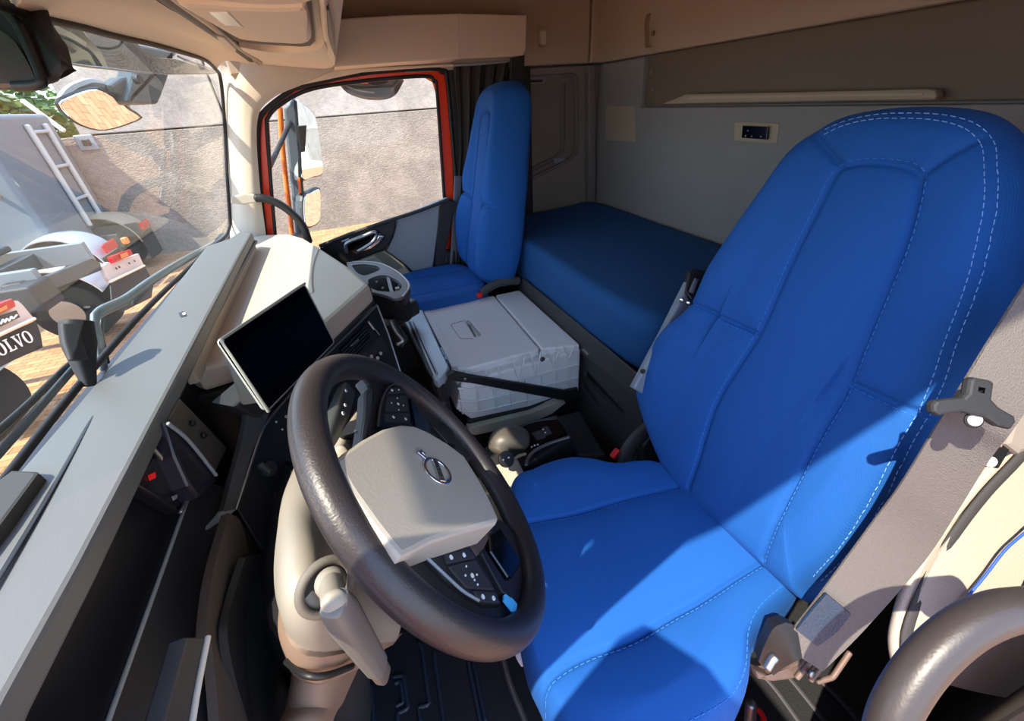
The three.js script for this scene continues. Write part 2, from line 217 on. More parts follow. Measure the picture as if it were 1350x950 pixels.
{ // windscreen pillars
  structure('trim_2', sheet([
    [[-0.3193,1.5047,-2.0644], [-0.2424,1.4853,-2.07], [-0.0853,1.4739,-2.05], [0.1076,1.4298,-2.06]],
    [[-0.3338,1.4621,-2.1384], [-0.2708,1.4321,-2.07], [-0.1922,1.3947,-2.05], [-0.0659,1.3888,-2.06]],
    [[-0.3468,1.4242,-2.1659], [-0.2982,1.3819,-2.07], [-0.2586,1.3431,-2.05], [-0.1948,1.3468,-2.06]],
    [[-0.3931,1.2887,-2.1599], [-0.341,1.2738,-2.07], [-0.2996,1.2635,-2.05], [-0.2666,1.2761,-2.06]],
    [[-0.4668,1.0733,-2.1447], [-0.4134,1.0768,-2.07], [-0.3667,1.0739,-2.05], [-0.3357,1.0689,-2.06]],
    [[-0.5275,0.8959,-2.1321], [-0.4733,0.8951,-2.07], [-0.429,0.8797,-2.05], [-0.3895,0.8511,-2.06]],
    [[-0.559,0.8036,-2.1172], [-0.5081,0.7907,-2.07], [-0.4582,0.7702,-2.05], [-0.414,0.7412,-2.06]]], { nu: 24, nv: 40, out: [0.5, 0, 0.8], th: 0.03 }), M.cream);
  // pillar beside the open door: slim, leaning with the glass
  structure('trim_3', [plate([[-0.56, 0.8, -0.07], [-0.34, 0.8, -0.07], [-0.27, 1.0, -0.07], [-0.15, 1.21, -0.07], [-0.04, 1.36, -0.07], [0.04, 1.43, -0.07], [0.0, 2.0, -0.07], [-0.3, 2.0, -0.07], [-0.3, 1.5, -0.07]], 0.03, [0, 0, 1], { bevel: 0.006 })], M.beige);
}
{ // windscreen: glass, black border, rubber edge
  const edge = [[-0.3382,1.4369,-0.6728],[-0.3391,1.4344,-0.7557],[-0.3398,1.4323,-0.8605],[-0.3393,1.4336,-0.941],[-0.3377,1.4385,-1.0456],[-0.3366,1.4416,-1.1655],[-0.3335,1.4508,-1.3752],[-0.331,1.458,-1.6198],[-0.3296,1.4621,-1.8813],[-0.3343,1.4482,-2.0334],[-0.3435,1.4215,-2.1141],[-0.3889,1.2888,-2.1364],[-0.4617,1.0758,-2.1214],[-0.51,0.9346,-2.1211],[-0.5225,0.898,-2.0911],[-0.526,0.8878,-1.99],[-0.5187,0.9092,-1.7164],[-0.5086,0.9388,-1.1425],[-0.5085,0.9389,-0.8593],[-0.5109,0.9319,-0.7005],[-0.5143,0.9221,-0.5688],[-0.5194,0.9072,-0.4185]];
  const w = structure('window_1', pane(edge), M.glass);
  mesh('seal', sweep(smoothLine(edge.slice(1, 21), 3), 0.006, { n: 200 }), M.seal, w);
}
{ // far door: orange painted frame, black seals, side glass, trim panel
  const d = structure('door_1', plate([[-0.3189,1.1576,-2.1],[-0.2718,1.2756,-2.1],[-0.2336,1.3195,-2.1],[-0.1233,1.3735,-2.1],[-0.0735,1.3884,-2.1],[0.1725,1.4222,-2.1],[0.4547,1.4275,-2.1],[0.5121,1.4106,-2.1],[0.5324,1.3661,-2.1],[0.5079,0.8671,-2.1],[0.4496,0.2159,-2.1],[-0.5365,0.4614,-2.1]], 0.04, [0, 0, 1], { bevel: 0.003,
    holes: [[[-0.2312,1.2883,-2.1],[-0.1742,1.331,-2.1],[-0.0461,1.3769,-2.1],[0.1656,1.3957,-2.1],[0.4267,1.4009,-2.1],[0.4693,1.3774,-2.1],[0.4776,1.3356,-2.1],[0.4358,0.8511,-2.1],[0.1642,0.7876,-2.1],[-0.0716,0.722,-2.1],[-0.2046,0.6894,-2.1],[-0.4008,0.7264,-2.1]]] }), M.orange);
  mesh('outer_seal', sweep(smoothLine([[-0.4127,0.7867,-2.085],[-0.3638,0.9778,-2.085],[-0.3098,1.1579,-2.085],[-0.2664,1.2703,-2.085],[-0.2284,1.314,-2.085],[-0.1205,1.3704,-2.085],[-0.0711,1.3852,-2.085],[0.1703,1.4176,-2.085],[0.4508,1.4227,-2.085],[0.5013,1.4075,-2.085],[0.5214,1.3633,-2.085],[0.4965,0.8712,-2.085]], 4), 0.009), M.seal, d);
  mesh('inner_seal', sweep(smoothLine([[-0.3693,0.8044,-2.095],[-0.2992,1.06,-2.095],[-0.2437,1.2525,-2.095],[-0.2279,1.2882,-2.095],[-0.1756,1.3259,-2.095],[-0.0472,1.373,-2.095],[0.1642,1.3917,-2.095],[0.425,1.3967,-2.095],[0.4644,1.3747,-2.095],[0.4713,1.3358,-2.095],[0.4335,0.8816,-2.095]], 4), 0.007), M.seal, d);
  mesh('pane', pane([[-0.2327,1.3039,-2.115],[-0.1719,1.3412,-2.115],[-0.0432,1.3874,-2.115],[0.1697,1.4079,-2.115],[0.4313,1.4096,-2.115],[0.491,1.3853,-2.115],[0.4965,1.335,-2.115],[0.456,0.8418,-2.115],[0.167,0.7912,-2.115],[-0.195,0.721,-2.115],[-0.3914,0.7565,-2.115]]), M.glass, d);
  mesh('skin', box([0.08, 0.08, -2.13], [1.1, 1.0, 0.03], 0.01), M.orange, d);
  mesh('door_base', plate([[-0.1886,0.7726,-2.045],[-0.1353,0.7488,-2.045],[-0.0556,0.6592,-2.045],[0.4415,0.6465,-2.045],[0.296,-0.8232,-2.045],[-0.554,-0.4405,-2.045]], 0.04, [0, 0, 1], { bevel: 0.004 }), M.black, d);
  // trim panel stands inboard of the skin
  mesh('trim_panel', plate([[0.1825,0.8473,-2.03],[0.4371,0.9063,-2.03],[0.3706,0.7787,-2.03],[0.3208,0.6243,-2.03],[0.2703,0.4752,-2.03],[0.1786,0.619,-2.03],[0.1002,0.7074,-2.03],[0.149,0.7772,-2.03]], 0.05, [0, 0, 1], { bevel: 0.006 }), M.grey, d, 'smooth grey door panel');
  mesh('trim_edge', plate([[0.3904,0.8819,-2.025],[0.4429,0.9029,-2.025],[0.4789,0.8875,-2.025],[0.4475,0.8052,-2.025],[0.3898,0.6613,-2.025],[0.3216,0.2825,-2.025],[0.259,0.298,-2.025],[0.3291,0.6323,-2.025],[0.3659,0.7806,-2.025]], 0.06, [0, 0, 1], { bevel: 0.006 }), M.black, d);
  mesh('lower_trim', plate([[0.0918,0.7174,-2],[0.1671,0.6229,-2],[0.2429,0.4924,-2],[0.2032,0.2765,-2],[-0.2407,0.391,-2],[-0.1841,0.5843,-2],[-0.0496,0.6911,-2]], 0.08, [0, 0, 1], { bevel: 0.01 }), mat(0x9b9888, 0.6), d, 'pale lower door panel');
  mesh('step_band', plate([[0.0385,0.7059,-1.996],[0.0882,0.7192,-1.996],[0.1595,0.6256,-1.996],[0.1077,0.6121,-1.996]], 0.02, [0, 0, 1], { bevel: 0.003 }), mat(0x6d6c60, 0.6), d);
  const p = mesh('handle_panel', plate([[-0.1786,0.7825,-2.015],[-0.0499,0.8134,-2.015],[0.1746,0.8534,-2.015],[0.166,0.8142,-2.015],[0.137,0.7647,-2.015],[0.095,0.7238,-2.015],[-0.0116,0.6982,-2.015],[-0.1007,0.6924,-2.015],[-0.1434,0.7225,-2.015]], 0.06, [0, 0, 1], { bevel: 0.006 }), M.black, d, 'black armrest panel with door handle');
  mesh('handle_recess', plate([[-0.0945,0.7511,-2.011],[-0.0508,0.7864,-2.011],[0.078,0.8183,-2.011],[0.108,0.7814,-2.011],[0.0723,0.751,-2.011],[-0.0404,0.7232,-2.011]], 0.006, [0, 0, 1], { bevel: 0.002 }), M.gloss, p);
  mesh('door_handle', sweep(smoothLine([[-0.0794,0.7472,-1.99],[-0.0741,0.7783,-1.99],[-0.0502,0.7918,-1.99],[0.0144,0.8055,-1.99],[0.0614,0.8154,-1.99],[0.0673,0.7969,-1.99],[0.0438,0.7723,-1.99],[0.0045,0.7539,-1.99],[-0.0297,0.7419,-1.99]], 4), 0.009), M.steel, p);
  mesh('pull_lever', plate([[-0.0347,0.737,-1.985],[0.0219,0.7559,-1.985],[0.0771,0.7965,-1.985],[0.104,0.7921,-1.985],[0.0722,0.7616,-1.985],[0.0284,0.7403,-1.985]], 0.02, [0, 0, 1], { bevel: 0.005 }), M.chrome, p, 'bright chrome pull lever');
  mesh('lock_button', plate([[-0.0893,0.7937,-2.008],[-0.0535,0.8017,-2.008],[-0.0521,0.7945,-2.008],[-0.088,0.7864,-2.008]], 0.008, [0, 0, 1]), M.steel, p);
  mesh('sill_trim', sweep([[-0.1829,0.7895,-2.005],[-0.0488,0.8191,-2.005],[0.0943,0.8451,-2.005],[0.1817,0.8596,-2.005],[0.3158,0.8819,-2.005],[0.4391,0.9102,-2.005]], 0.008), M.dark, d);
}
// trim between far door and sleeper, beige side lining above the door
structure('trim_4', [plate([[0.5255,1.4254,-2.09],[0.9268,1.4211,-2.09],[0.9113,0.2124,-2.09],[0.4204,0.2278,-2.09],[0.4683,0.7498,-2.09],[0.5284,1.3099,-2.09]], 0.06, [0, 0, 1], { bevel: 0.01 })], M.black);
structure('trim_5', [plate([[-0.3, 1.43, -2.07], [0.86, 1.43, -2.07], [0.86, 2.0, -2.07], [-0.3, 2.0, -2.07]], 0.05, [0, 0, 1], { bevel: 0.006 })], M.taupe);
structure('trim_6', [plate([[-0.0739,1.389,-2.055],[0.0649,1.4312,-2.055],[0.2407,1.4328,-2.055],[0.558,1.4322,-2.055],[0.5565,1.4218,-2.055],[0.445,1.4248,-2.055],[0.1688,1.4196,-2.055]], 0.05, [0, 0, 1], { bevel: 0.004 })], M.beige);
structure('trim_7', [plate([[0.1089,1.5623,-1.9],[0.3116,1.5704,-1.9],[0.5526,1.5736,-1.9],[0.5399,1.4382,-1.9],[0.2814,1.4343,-1.9],[0.0649,1.4289,-1.9]], 0.2, [0, 0, 1], { bevel: 0.004 }),
  plate([[0.5526,1.5736,-1.9], [0.8419,1.5697,-1.93], [0.8369,1.4585,-1.93], [0.8222,1.4412,-1.93], [0.7537,1.4384,-1.93], [0.5337,1.4384,-1.9]], 0.15, [0.1, 0, 1], { bevel: 0.004 })], M.beige);
// ---------- upholstery ----------
function segDist(a, b, s) { let m = 1e9; for (const L of s) for (let i = 0; i + 1 < L.length; i++) { const x = L[i][0], y = L[i][1], dx = L[i + 1][0] - x, dy = L[i + 1][1] - y, t = Math.max(0, Math.min(1, ((a - x) * dx + (b - y) * dy) / (dx * dx + dy * dy + 1e-12))), e = Math.hypot(a - x - t * dx, b - y - t * dy); if (e < m) m = e; } return m; }
const line2 = (pts, n = 6) => smoothLine(pts.map((p) => [p[0], p[1], 0]), n).map((p) => [p[0], p[1]]);
// padded cushion: outline in (a, b), rim profile in (rho, height), seams pressed into the face; map(a, b, h) places it
function padded(outline, prof, seams, map, o = {}) {
  const c3 = new THREE.CatmullRomCurve3(outline.map((p) => new THREE.Vector3(p[0], p[1], 0)), true, 'catmullrom', 0.5), N = o.n ?? 300;
  const B = c3.getSpacedPoints(N).slice(0, N); const c = o.center ?? [B.reduce((s, p) => s + p.x, 0) / N, B.reduce((s, p) => s + p.y, 0) / N];
  const pc = new THREE.CatmullRomCurve3(prof.map((p) => new THREE.Vector3(p[0], p[1], 0)), false, 'catmullrom', 0.5), NR = o.rings ?? 130, P = [], uv = [];
  const surf = (a, b, rho, h) => { let k = 0; if (rho < 1.01 && h > -0.05) { const d = segDist(a, b, seams), f = Math.max(0, Math.min(1, (1.0 - rho) / 0.07)); k = ((o.puff ?? 0.008) * (1 - Math.exp(-d / 0.035)) * f - (o.groove ?? 0.006) * Math.exp(-((d / 0.0045) ** 2))); if (o.shape) k += o.shape(a, b) * Math.max(0, Math.min(1, (1.0 - rho) / 0.25)); } return h + k; };
  const frontN = Math.floor(NR * 0.72), J = []; 
  for (let j = 0; j <= frontN; j++) J.push(null);
  const Ltot = pc.getLength(), pts = pc.getSpacedPoints(NR);
  const idx = []; const pos = [], uvs = [];
  for (let j = 0; j <= NR; j++) for (let i = 0; i < N; i++) { const rho = Math.max(0.0005, pts[j].x), a = c[0] + rho * (B[i].x - c[0]), b = c[1] + rho * (B[i].y - c[1]), h = surf(a, b, rho, pts[j].y), v = map(a, b, h);
    pos.push(v.x, v.y, v.z); uvs.push(a + h * 0.6, b + h * 0.8); }
  for (let j = 0; j < NR; j++) for (let i = 0; i < N; i++) { const a = j * N + i, b = j * N + (i + 1) % N, d = a + N, e = b + N; if (o.flip) idx.push(a, b, d, b, e, d); else idx.push(a, d, b, b, d, e); }
  const g = new THREE.BufferGeometry(); g.setAttribute('position', new THREE.Float32BufferAttribute(pos, 3)); g.setAttribute('uv', new THREE.Float32BufferAttribute(uvs, 2)); g.setIndex(idx); g.computeVertexNormals();
  const hOf = (rho) => { for (let j = 1; j < pts.length; j++) if (pts[j].x >= rho) { const f = (rho - pts[j - 1].x) / Math.max(1e-6, pts[j].x - pts[j - 1].x); return pts[j - 1].y + f * (pts[j].y - pts[j - 1].y); } return pts[pts.length - 1].y; };
  g.userData.at = (a, b, lift = 0.0006) => { const dx = a - c[0], dy = b - c[1], ang = Math.atan2(dy, dx); let best = 1, bd = 9; for (const q of B) { let d = Math.abs(Math.atan2(q.y - c[1], q.x - c[0]) - ang); if (d > Math.PI) d = 2 * Math.PI - d; if (d < bd) { bd = d; best = Math.hypot(q.x - c[0], q.y - c[1]); } }
    const rho = Math.min(0.995, Math.hypot(dx, dy) / best); return map(a, b, surf(a, b, rho, hOf(rho)) + lift); };
  return g;
}
function stitches(path, at, side = 0, len = 0.006, gap = 0.0045) { // pale thread, one dash after another
  const c = new THREE.CatmullRomCurve3(path.map((p) => new THREE.Vector3(p[0], p[1], 0))), L = c.getLength(), out = [];
  for (let s = 0; s + len < L; s += len + gap) { const p = c.getPointAt(s / L), q = c.getPointAt((s + len) / L), d = q.clone().sub(p).normalize(), ox = -d.y * side, oy = d.x * side;
    const A = at(p.x + ox, p.y + oy), Bq = at(q.x + ox, q.y + oy), g = new THREE.CapsuleGeometry(0.00055, A.distanceTo(Bq), 2, 5); g.applyQuaternion(new THREE.Quaternion().setFromUnitVectors(new THREE.Vector3(0, 1, 0), Bq.clone().sub(A).normalize())); const m = A.clone().add(Bq).multiplyScalar(0.5); g.translate(m.x, m.y, m.z); out.push(g); }
  return out;
}
const backProf = [[0, 0], [0.4, 0], [0.8, -0.002], [0.92, -0.006], [0.98, -0.016], [1.02, -0.04], [1.045, -0.075], [1.04, -0.105], [1.0, -0.125], [0.9, -0.135], [0.5, -0.14], [0, -0.14]];
const cushProf = [[0, 0], [0.5, 0], [0.85, -0.003], [0.94, -0.01], [0.99, -0.03], [1.01, -0.065], [1.005, -0.1], [0.97, -0.125], [0.85, -0.13], [0, -0.13]];
{ // ---------- driver seat ----------
  const t = thing('driver_seat', 'large blue cloth truck seat nearest the camera, behind the steering wheel', 'seat', [0.36, 0, -0.38]);
  const ct = Math.cos(0.3473), st = Math.sin(0.3473), back = (a, b, h) => new THREE.Vector3(0.53 + st * b - ct * h, 0.57 + ct * b + st * h, a);
  const outline = [[-0.5166,-0.0272], ...[[-0.6478,0.053],[-0.6861,0.1284],[-0.6741,0.2416],[-0.6343,0.332],[-0.6298,0.4281],[-0.6154,0.5146],[-0.5979,0.5957],[-0.5815,0.6667]], ...[[-0.5517,0.6989],[-0.5168,0.7203],[-0.4401,0.73],[-0.357,0.7217]], ...[[-0.2974,0.6807],[-0.2617,0.628],[-0.2217,0.533],[-0.1851,0.4015],[-0.1616,0.249],[-0.1482,0.1014],[-0.1605,0.0104]], ...[[-0.1613,-0.0159],[-0.233,-0.0253],[-0.3304,-0.0371],[-0.4235,-0.0485]]];
  const cl = [[-0.4106,-0.0073],[-0.4185,0.0493],[-0.4481,0.193],[-0.445,0.3496],[-0.4604,0.4927],[-0.4664,0.5758],[-0.4695,0.6236],[-0.4639,0.6427],[-0.4264,0.6519],[-0.3806,0.6512],[-0.362,0.6432],[-0.3531,0.6313],[-0.3288,0.5651],[-0.3057,0.47],[-0.2813,0.3529],[-0.261,0.2171],[-0.2427,0.0945],[-0.2263,-0.0011]];
  const seamC = line2(cl, 5);
  const hl = line2([[-0.6396,0.3363],[-0.5869,0.3454],[-0.5155,0.3472],[-0.4458,0.3508]]), hr = line2([[-0.2811,0.3488],[-0.2374,0.3516],[-0.2002,0.354],[-0.1681,0.3587]]);
  const tl = line2([[-0.5444,0.6878],[-0.5033,0.6633],[-0.4697,0.6443]]), tr = line2([[-0.3267,0.6921],[-0.3431,0.6702],[-0.3595,0.6405]]);
  const welt = line2([[-0.527,0.6919],[-0.4989,0.7072],[-0.4646,0.7161],[-0.4251,0.7183],[-0.3831,0.7167],[-0.3482,0.709],[-0.3233,0.694],[-0.306,0.6758],[-0.2754,0.6285],[-0.2548,0.5833],[-0.2335,0.5278],[-0.2124,0.4548],[-0.1949,0.3928],[-0.1795,0.3035],[-0.1631,0.2094],[-0.1539,0.1206],[-0.1558,0.0336]], 5);
  const g = padded(outline, backProf, [seamC, hl, hr, tl, tr], back, { n: 460, rings: 230, puff: 0.008, groove: 0.006, center: [-0.42, 0.36],
    shape: (a, b) => 0.014 * Math.max(0, Math.min(1, (Math.abs(a + 0.42) - 0.1) / 0.12)) - 0.01 * Math.exp(-(((b - 0.33) / 0.05) ** 2)) * (Math.abs(a + 0.42) > 0.12 ? 1 : 0) });
  const b = mesh('backrest', g, M.blue, t);
  const at = (a, bb) => back(a, bb, 0.0135 + 0.014 * Math.max(0, Math.min(1, (Math.abs(a + 0.42) - 0.1) / 0.12)) * 0.15);
  const on = g.userData.at;
  const atW = on;
  const q = mesh('stitching', [stitches(seamC, on, 0.006), stitches(hr, on, -0.006), stitches(hl, on, -0.006)], M.thread, b); q.userData.kind = 'stuff';
  const q2 = mesh('welt_stitching', [stitches(welt, atW, 0.004), stitches(welt, atW, -0.005)], M.threadPale, b); q2.userData.kind = 'stuff';
  // cushion
  const cush = (a, bb, h) => new THREE.Vector3(a, 0.545 + h + 0.03 * Math.max(0, 0.25 - a) * 0, bb);
  const co = [[0.1798,-0.603],[0.2477,-0.628],[0.3347,-0.6262],[0.3913,-0.6],[0.4456,-0.5584],[0.5363,-0.5246],[0.6053,-0.4288],[0.6063,-0.3513],[0.6083,-0.2332],[0.5844,-0.1745],[0.491,-0.1543],[0.4367,-0.1392],[0.3923,-0.1079],[0.3513,-0.0881],[0.3176,-0.079],[0.2132,-0.0716],[0.114,-0.1004],[0.0861,-0.1438],[0.0802,-0.2085],[0.0775,-0.2732],[0.1063,-0.3933]];
  const s1 = line2([[0.119,-0.4939],[0.1787,-0.4831],[0.2858,-0.4595],[0.3973,-0.4486],[0.5388,-0.4261]]), s2 = line2([[0.0729,-0.1925],[0.0854,-0.2137],[0.1132,-0.2229],[0.1691,-0.2235],[0.2465,-0.2151],[0.3292,-0.2176],[0.39,-0.2188],[0.4773,-0.2253],[0.5459,-0.2294]]);
  const edge = line2([[0.5678,-0.1843],[0.5239,-0.1816],[0.4713,-0.1727],[0.4317,-0.1552],[0.39,-0.121],[0.3477,-0.1024],[0.3056,-0.0978],[0.2523,-0.0997]]);
  const cg = padded(co, cushProf, [s1, s2], cush, { n: 420, rings: 190, puff: 0.01, groove: 0.006, flip: true, center: [0.3, -0.36], shape: (a, bb) => 0.012 * Math.max(0, Math.min(1, (Math.abs(bb + 0.36) - 0.12) / 0.1)) });
  const cm = mesh('cushion', cg, M.blue, t);
  const q3 = mesh('stitching', [stitches(s1, cg.userData.at, 0.006), stitches(s2, cg.userData.at, 0.006), stitches(edge, cg.userData.at, 0)], M.thread, cm); q3.userData.kind = 'stuff';
  mesh('seat_base', [box([0.34, 0.36, -0.36], [0.42, 0.12, 0.44], 0.02), box([0.36, 0.18, -0.38], [0.34, 0.3, 0.36], 0.03), box([0.36, 0.03, -0.38], [0.44, 0.06, 0.44], 0.01)], M.black, t);
  mesh('side_shield', sweep([[0.0924,0.42,-0.2864],[0.0944,0.42,-0.226],[0.0935,0.42,-0.1548]], 0.014), M.black, t);
  const al = mesh('adjuster_lever', sweep([...[[0.0847,0.44,-0.3279],[0.0833,0.44,-0.3057],[0.0863,0.44,-0.2916]]], 0.012, { flat: 0.5 }), M.white, t, 'pale plastic seat lever');
  mesh('slide_rail', sweep([[0.0679,0.08,-0.4365],[0.0662,0.08,-0.3885],[0.0703,0.08,-0.3385],[0.0753,0.08,-0.2774]], 0.008), M.steel, t);
  // hinge housing and red belt buckle beside the far edge
  const arm = mesh('buckle_arch', sweep(smoothLine([...[[0.5333,0.4199,-0.6202],[0.5397,0.4412,-0.6328],[0.5741,0.4751,-0.6446],[0.6234,0.5045,-0.6479],[0.6624,0.52,-0.6452]]], 3), 0.03, { flat: 0.5, up: [0, 0, 1] }), M.charcoal, t);
  mesh('arch_cover', plate([[0.5864,0.4123,-0.6218],[0.6002,0.4446,-0.6395],[0.6382,0.4753,-0.6477],[0.6726,0.4804,-0.6393],[0.6549,0.4078,-0.5947]], 0.03, [0, 0.3, 1]), M.black, arm);
  mesh('belt_buckle', box([0.5019,0.462,-0.6351], [0.03, 0.018, 0.016], 0.004, [0, 0.3, 0.5]), M.red, t, 'red belt buckle button');
}
{ // ---------- passenger seat ----------
  const t = thing('passenger_seat', 'smaller-looking blue cloth seat across the cab beside the side window', 'seat', [0.36, 0, -1.83]);
  const L = 12.5 * Math.PI / 180, ct = Math.cos(L), st = Math.sin(L), X0 = 0.465, Y0 = 0.635, Z0 = -1.82, back = (a, b, h) => new THREE.Vector3(X0 + st * b - ct * h, Y0 + ct * b + st * h, Z0 + a);
  const half = [[0.0, 0.735], [0.07, 0.73], [0.115, 0.7], [0.138, 0.63], [0.165, 0.51], [0.195, 0.4], [0.205, 0.32], [0.225, 0.22], [0.232, 0.13], [0.215, 0.04], [0.17, -0.03], [0.0, -0.045]];
  const outline = [...half, ...half.slice(1, -1).reverse().map(([a, b]) => [-a, b])];
  const cp = line2([[-0.09, -0.04], [-0.085, 0.1], [-0.07, 0.3], [-0.06, 0.52], [-0.055, 0.61], [-0.035, 0.635], [0, 0.64], [0.035, 0.635], [0.055, 0.61], [0.06, 0.52], [0.07, 0.3], [0.085, 0.1], [0.09, -0.04]], 5);
  const hl = line2([[-0.22, 0.3], [-0.14, 0.3], [-0.075, 0.28]]), hr = line2([[0.22, 0.3], [0.14, 0.3], [0.075, 0.28]]);
  const prof = backProf.map(([r, h]) => [r, h * 1.1]);
  const g = padded(outline, prof, [cp, hl, hr], back, { n: 300, rings: 150, puff: 0.018, groove: 0.012, center: [0, 0.3], flip: false, shape: (a, b) => 0.04 * Math.max(0, Math.min(1, (Math.abs(a) - 0.09) / 0.1)) });
  mesh('backrest', g, M.blue, t);
  const cush = (a, b, h) => new THREE.Vector3(a, 0.6 + h - 0.02, b - 0.222);
  const co = [[0.12, -1.6], [0.105, -1.75], [0.14, -1.81], [0.3, -1.825], [0.44, -1.81], [0.5, -1.7], [0.5, -1.5], [0.45, -1.39], [0.3, -1.375], [0.14, -1.385], [0.105, -1.44]];
  const s1 = line2([[0.1, -1.5], [0.3, -1.49], [0.47, -1.49]]), s2 = line2([[0.1, -1.7], [0.3, -1.71], [0.47, -1.71]]);
  mesh('cushion', padded(co, cushProf, [s1, s2], cush, { n: 260, rings: 110, flip: true, puff: 0.008, shape: (a, b) => 0.014 * Math.max(0, Math.min(1, (Math.abs(b + 1.6) - 0.1) / 0.1)) }), M.blue, t);
  mesh('seat_base', [box([0.34, 0.42, -1.84], [0.4, 0.14, 0.38], 0.02), box([0.34, 0.2, -1.84], [0.34, 0.38, 0.34], 0.03)], M.black, t);
  const arm = mesh('buckle_arch', sweep(smoothLine([...[[0.4439,0.5744,-1.61],[0.4895,0.5975,-1.61],[0.5486,0.607,-1.61],[0.6222,0.5953,-1.61]]], 3), 0.02, { flat: 0.6, up: [0, 0, 1] }), M.charcoal, t);
  mesh('belt_buckle', box([0.426,0.5713,-1.6], [0.025, 0.02, 0.02], 0.004), M.red, t, 'red belt buckle button');
}
{ // ---------- bunk across the rear ----------
  const t = thing('bunk', 'dark grey bunk front panel with two slots, behind the grey cool box', 'bunk base', [0.95, 0, -1.35]);
  mesh('front_panel', plate([[0.655, 0.0, -1.72], [0.655, 0.575, -1.72], [0.655, 0.575, -0.72], [0.655, 0.0, -0.72]], 0.02, [-1, 0, 0], { bevel: 0.003, holes: [[[0.655,0.4184,-1.0706],[0.655,0.4417,-1.0446],[0.655,0.4267,-0.804],[0.655,0.4034,-0.8087],[0.655,0.3909,-0.8328],[0.655,0.3879,-1.0684]], [[0.655,0.3559,-1.0836],[0.655,0.3743,-1.0617],[0.655,0.348,-0.9561],[0.655,0.331,-0.9594],[0.655,0.3154,-0.9898],[0.655,0.331,-1.0819]]] }), M.charcoal, t);
  mesh('slot_backing', plate([[0.672, 0.2, -1.2], [0.672, 0.55, -1.2], [0.672, 0.55, -0.72], [0.672, 0.2, -0.72]], 0.006, [-1, 0, 0]), M.black, t);
  mesh('side_panel', box([0.98, 0.28, -0.72], [0.64, 0.56, 0.03], 0.006), M.charcoal, t);
  const r = mesh('front_rail', plate([[0.638,0.5884,-1.6307],[0.638,0.6095,-1.5919],[0.638,0.6153,-1.0713],[0.638,0.6173,-0.751],[0.638,0.6067,-0.7144],[0.638,0.5634,-0.7025],[0.638,0.5341,-0.7507],[0.638,0.5244,-0.8966],[0.638,0.5092,-1.0752],[0.638,0.5058,-1.3569],[0.638,0.5076,-1.6318]], 0.006, [-1, 0, 0], { bevel: 0.004 }), M.charcoal, t);
  mesh('rail_edge', sweep([[0.64,0.5857,-1.6266],[0.64,0.5958,-1.3581],[0.64,0.6043,-1.074],[0.64,0.6104,-0.7525]], 0.004), M.dark, r);
  const c = mesh('rail_clip', plate([[0.63,0.5343,-1.0518],[0.63,0.5444,-1.0365],[0.63,0.5415,-1.0001],[0.63,0.53,-1.0145]], 0.008, [-1, 0, 0]), M.steel, r, 'small metal clip');
  mesh('bunk_board', box([0.97, 0.55, -1.4], [0.62, 0.05, 1.36], 0.004), M.black, t);
  const m = thing('bunk_mattress', 'dark blue cloth covered mattress on the bunk along the rear wall', 'mattress', [0.97, 0.575, -1.4]);
  const oo = [[0.655, -2.05], [0.8, -2.085], [1.1, -2.09], [1.285, -2.08], [1.288, -1.5], [1.288, -1.0], [1.285, -0.75], [1.2, -0.71], [0.95, -0.7], [0.77, -0.71], [0.68, -0.78], [0.65, -1.0], [0.65, -1.4], [0.65, -1.8]];
  const mp = [[0, 0], [0.8, 0], [0.93, -0.004], [0.98, -0.02], [1, -0.06], [1.0, -0.13], [0.985, -0.18], [0.9, -0.185], [0, -0.185]];
  mesh('cover', padded(oo, mp, [[[9, 9], [9.1, 9]]], (a, b, h) => new THREE.Vector3(a, 0.775 + h + 0.02 * Math.max(0, a - 0.9), b), { n: 260, rings: 90, flip: true, puff: 0, groove: 0 }), M.bed, m);
}
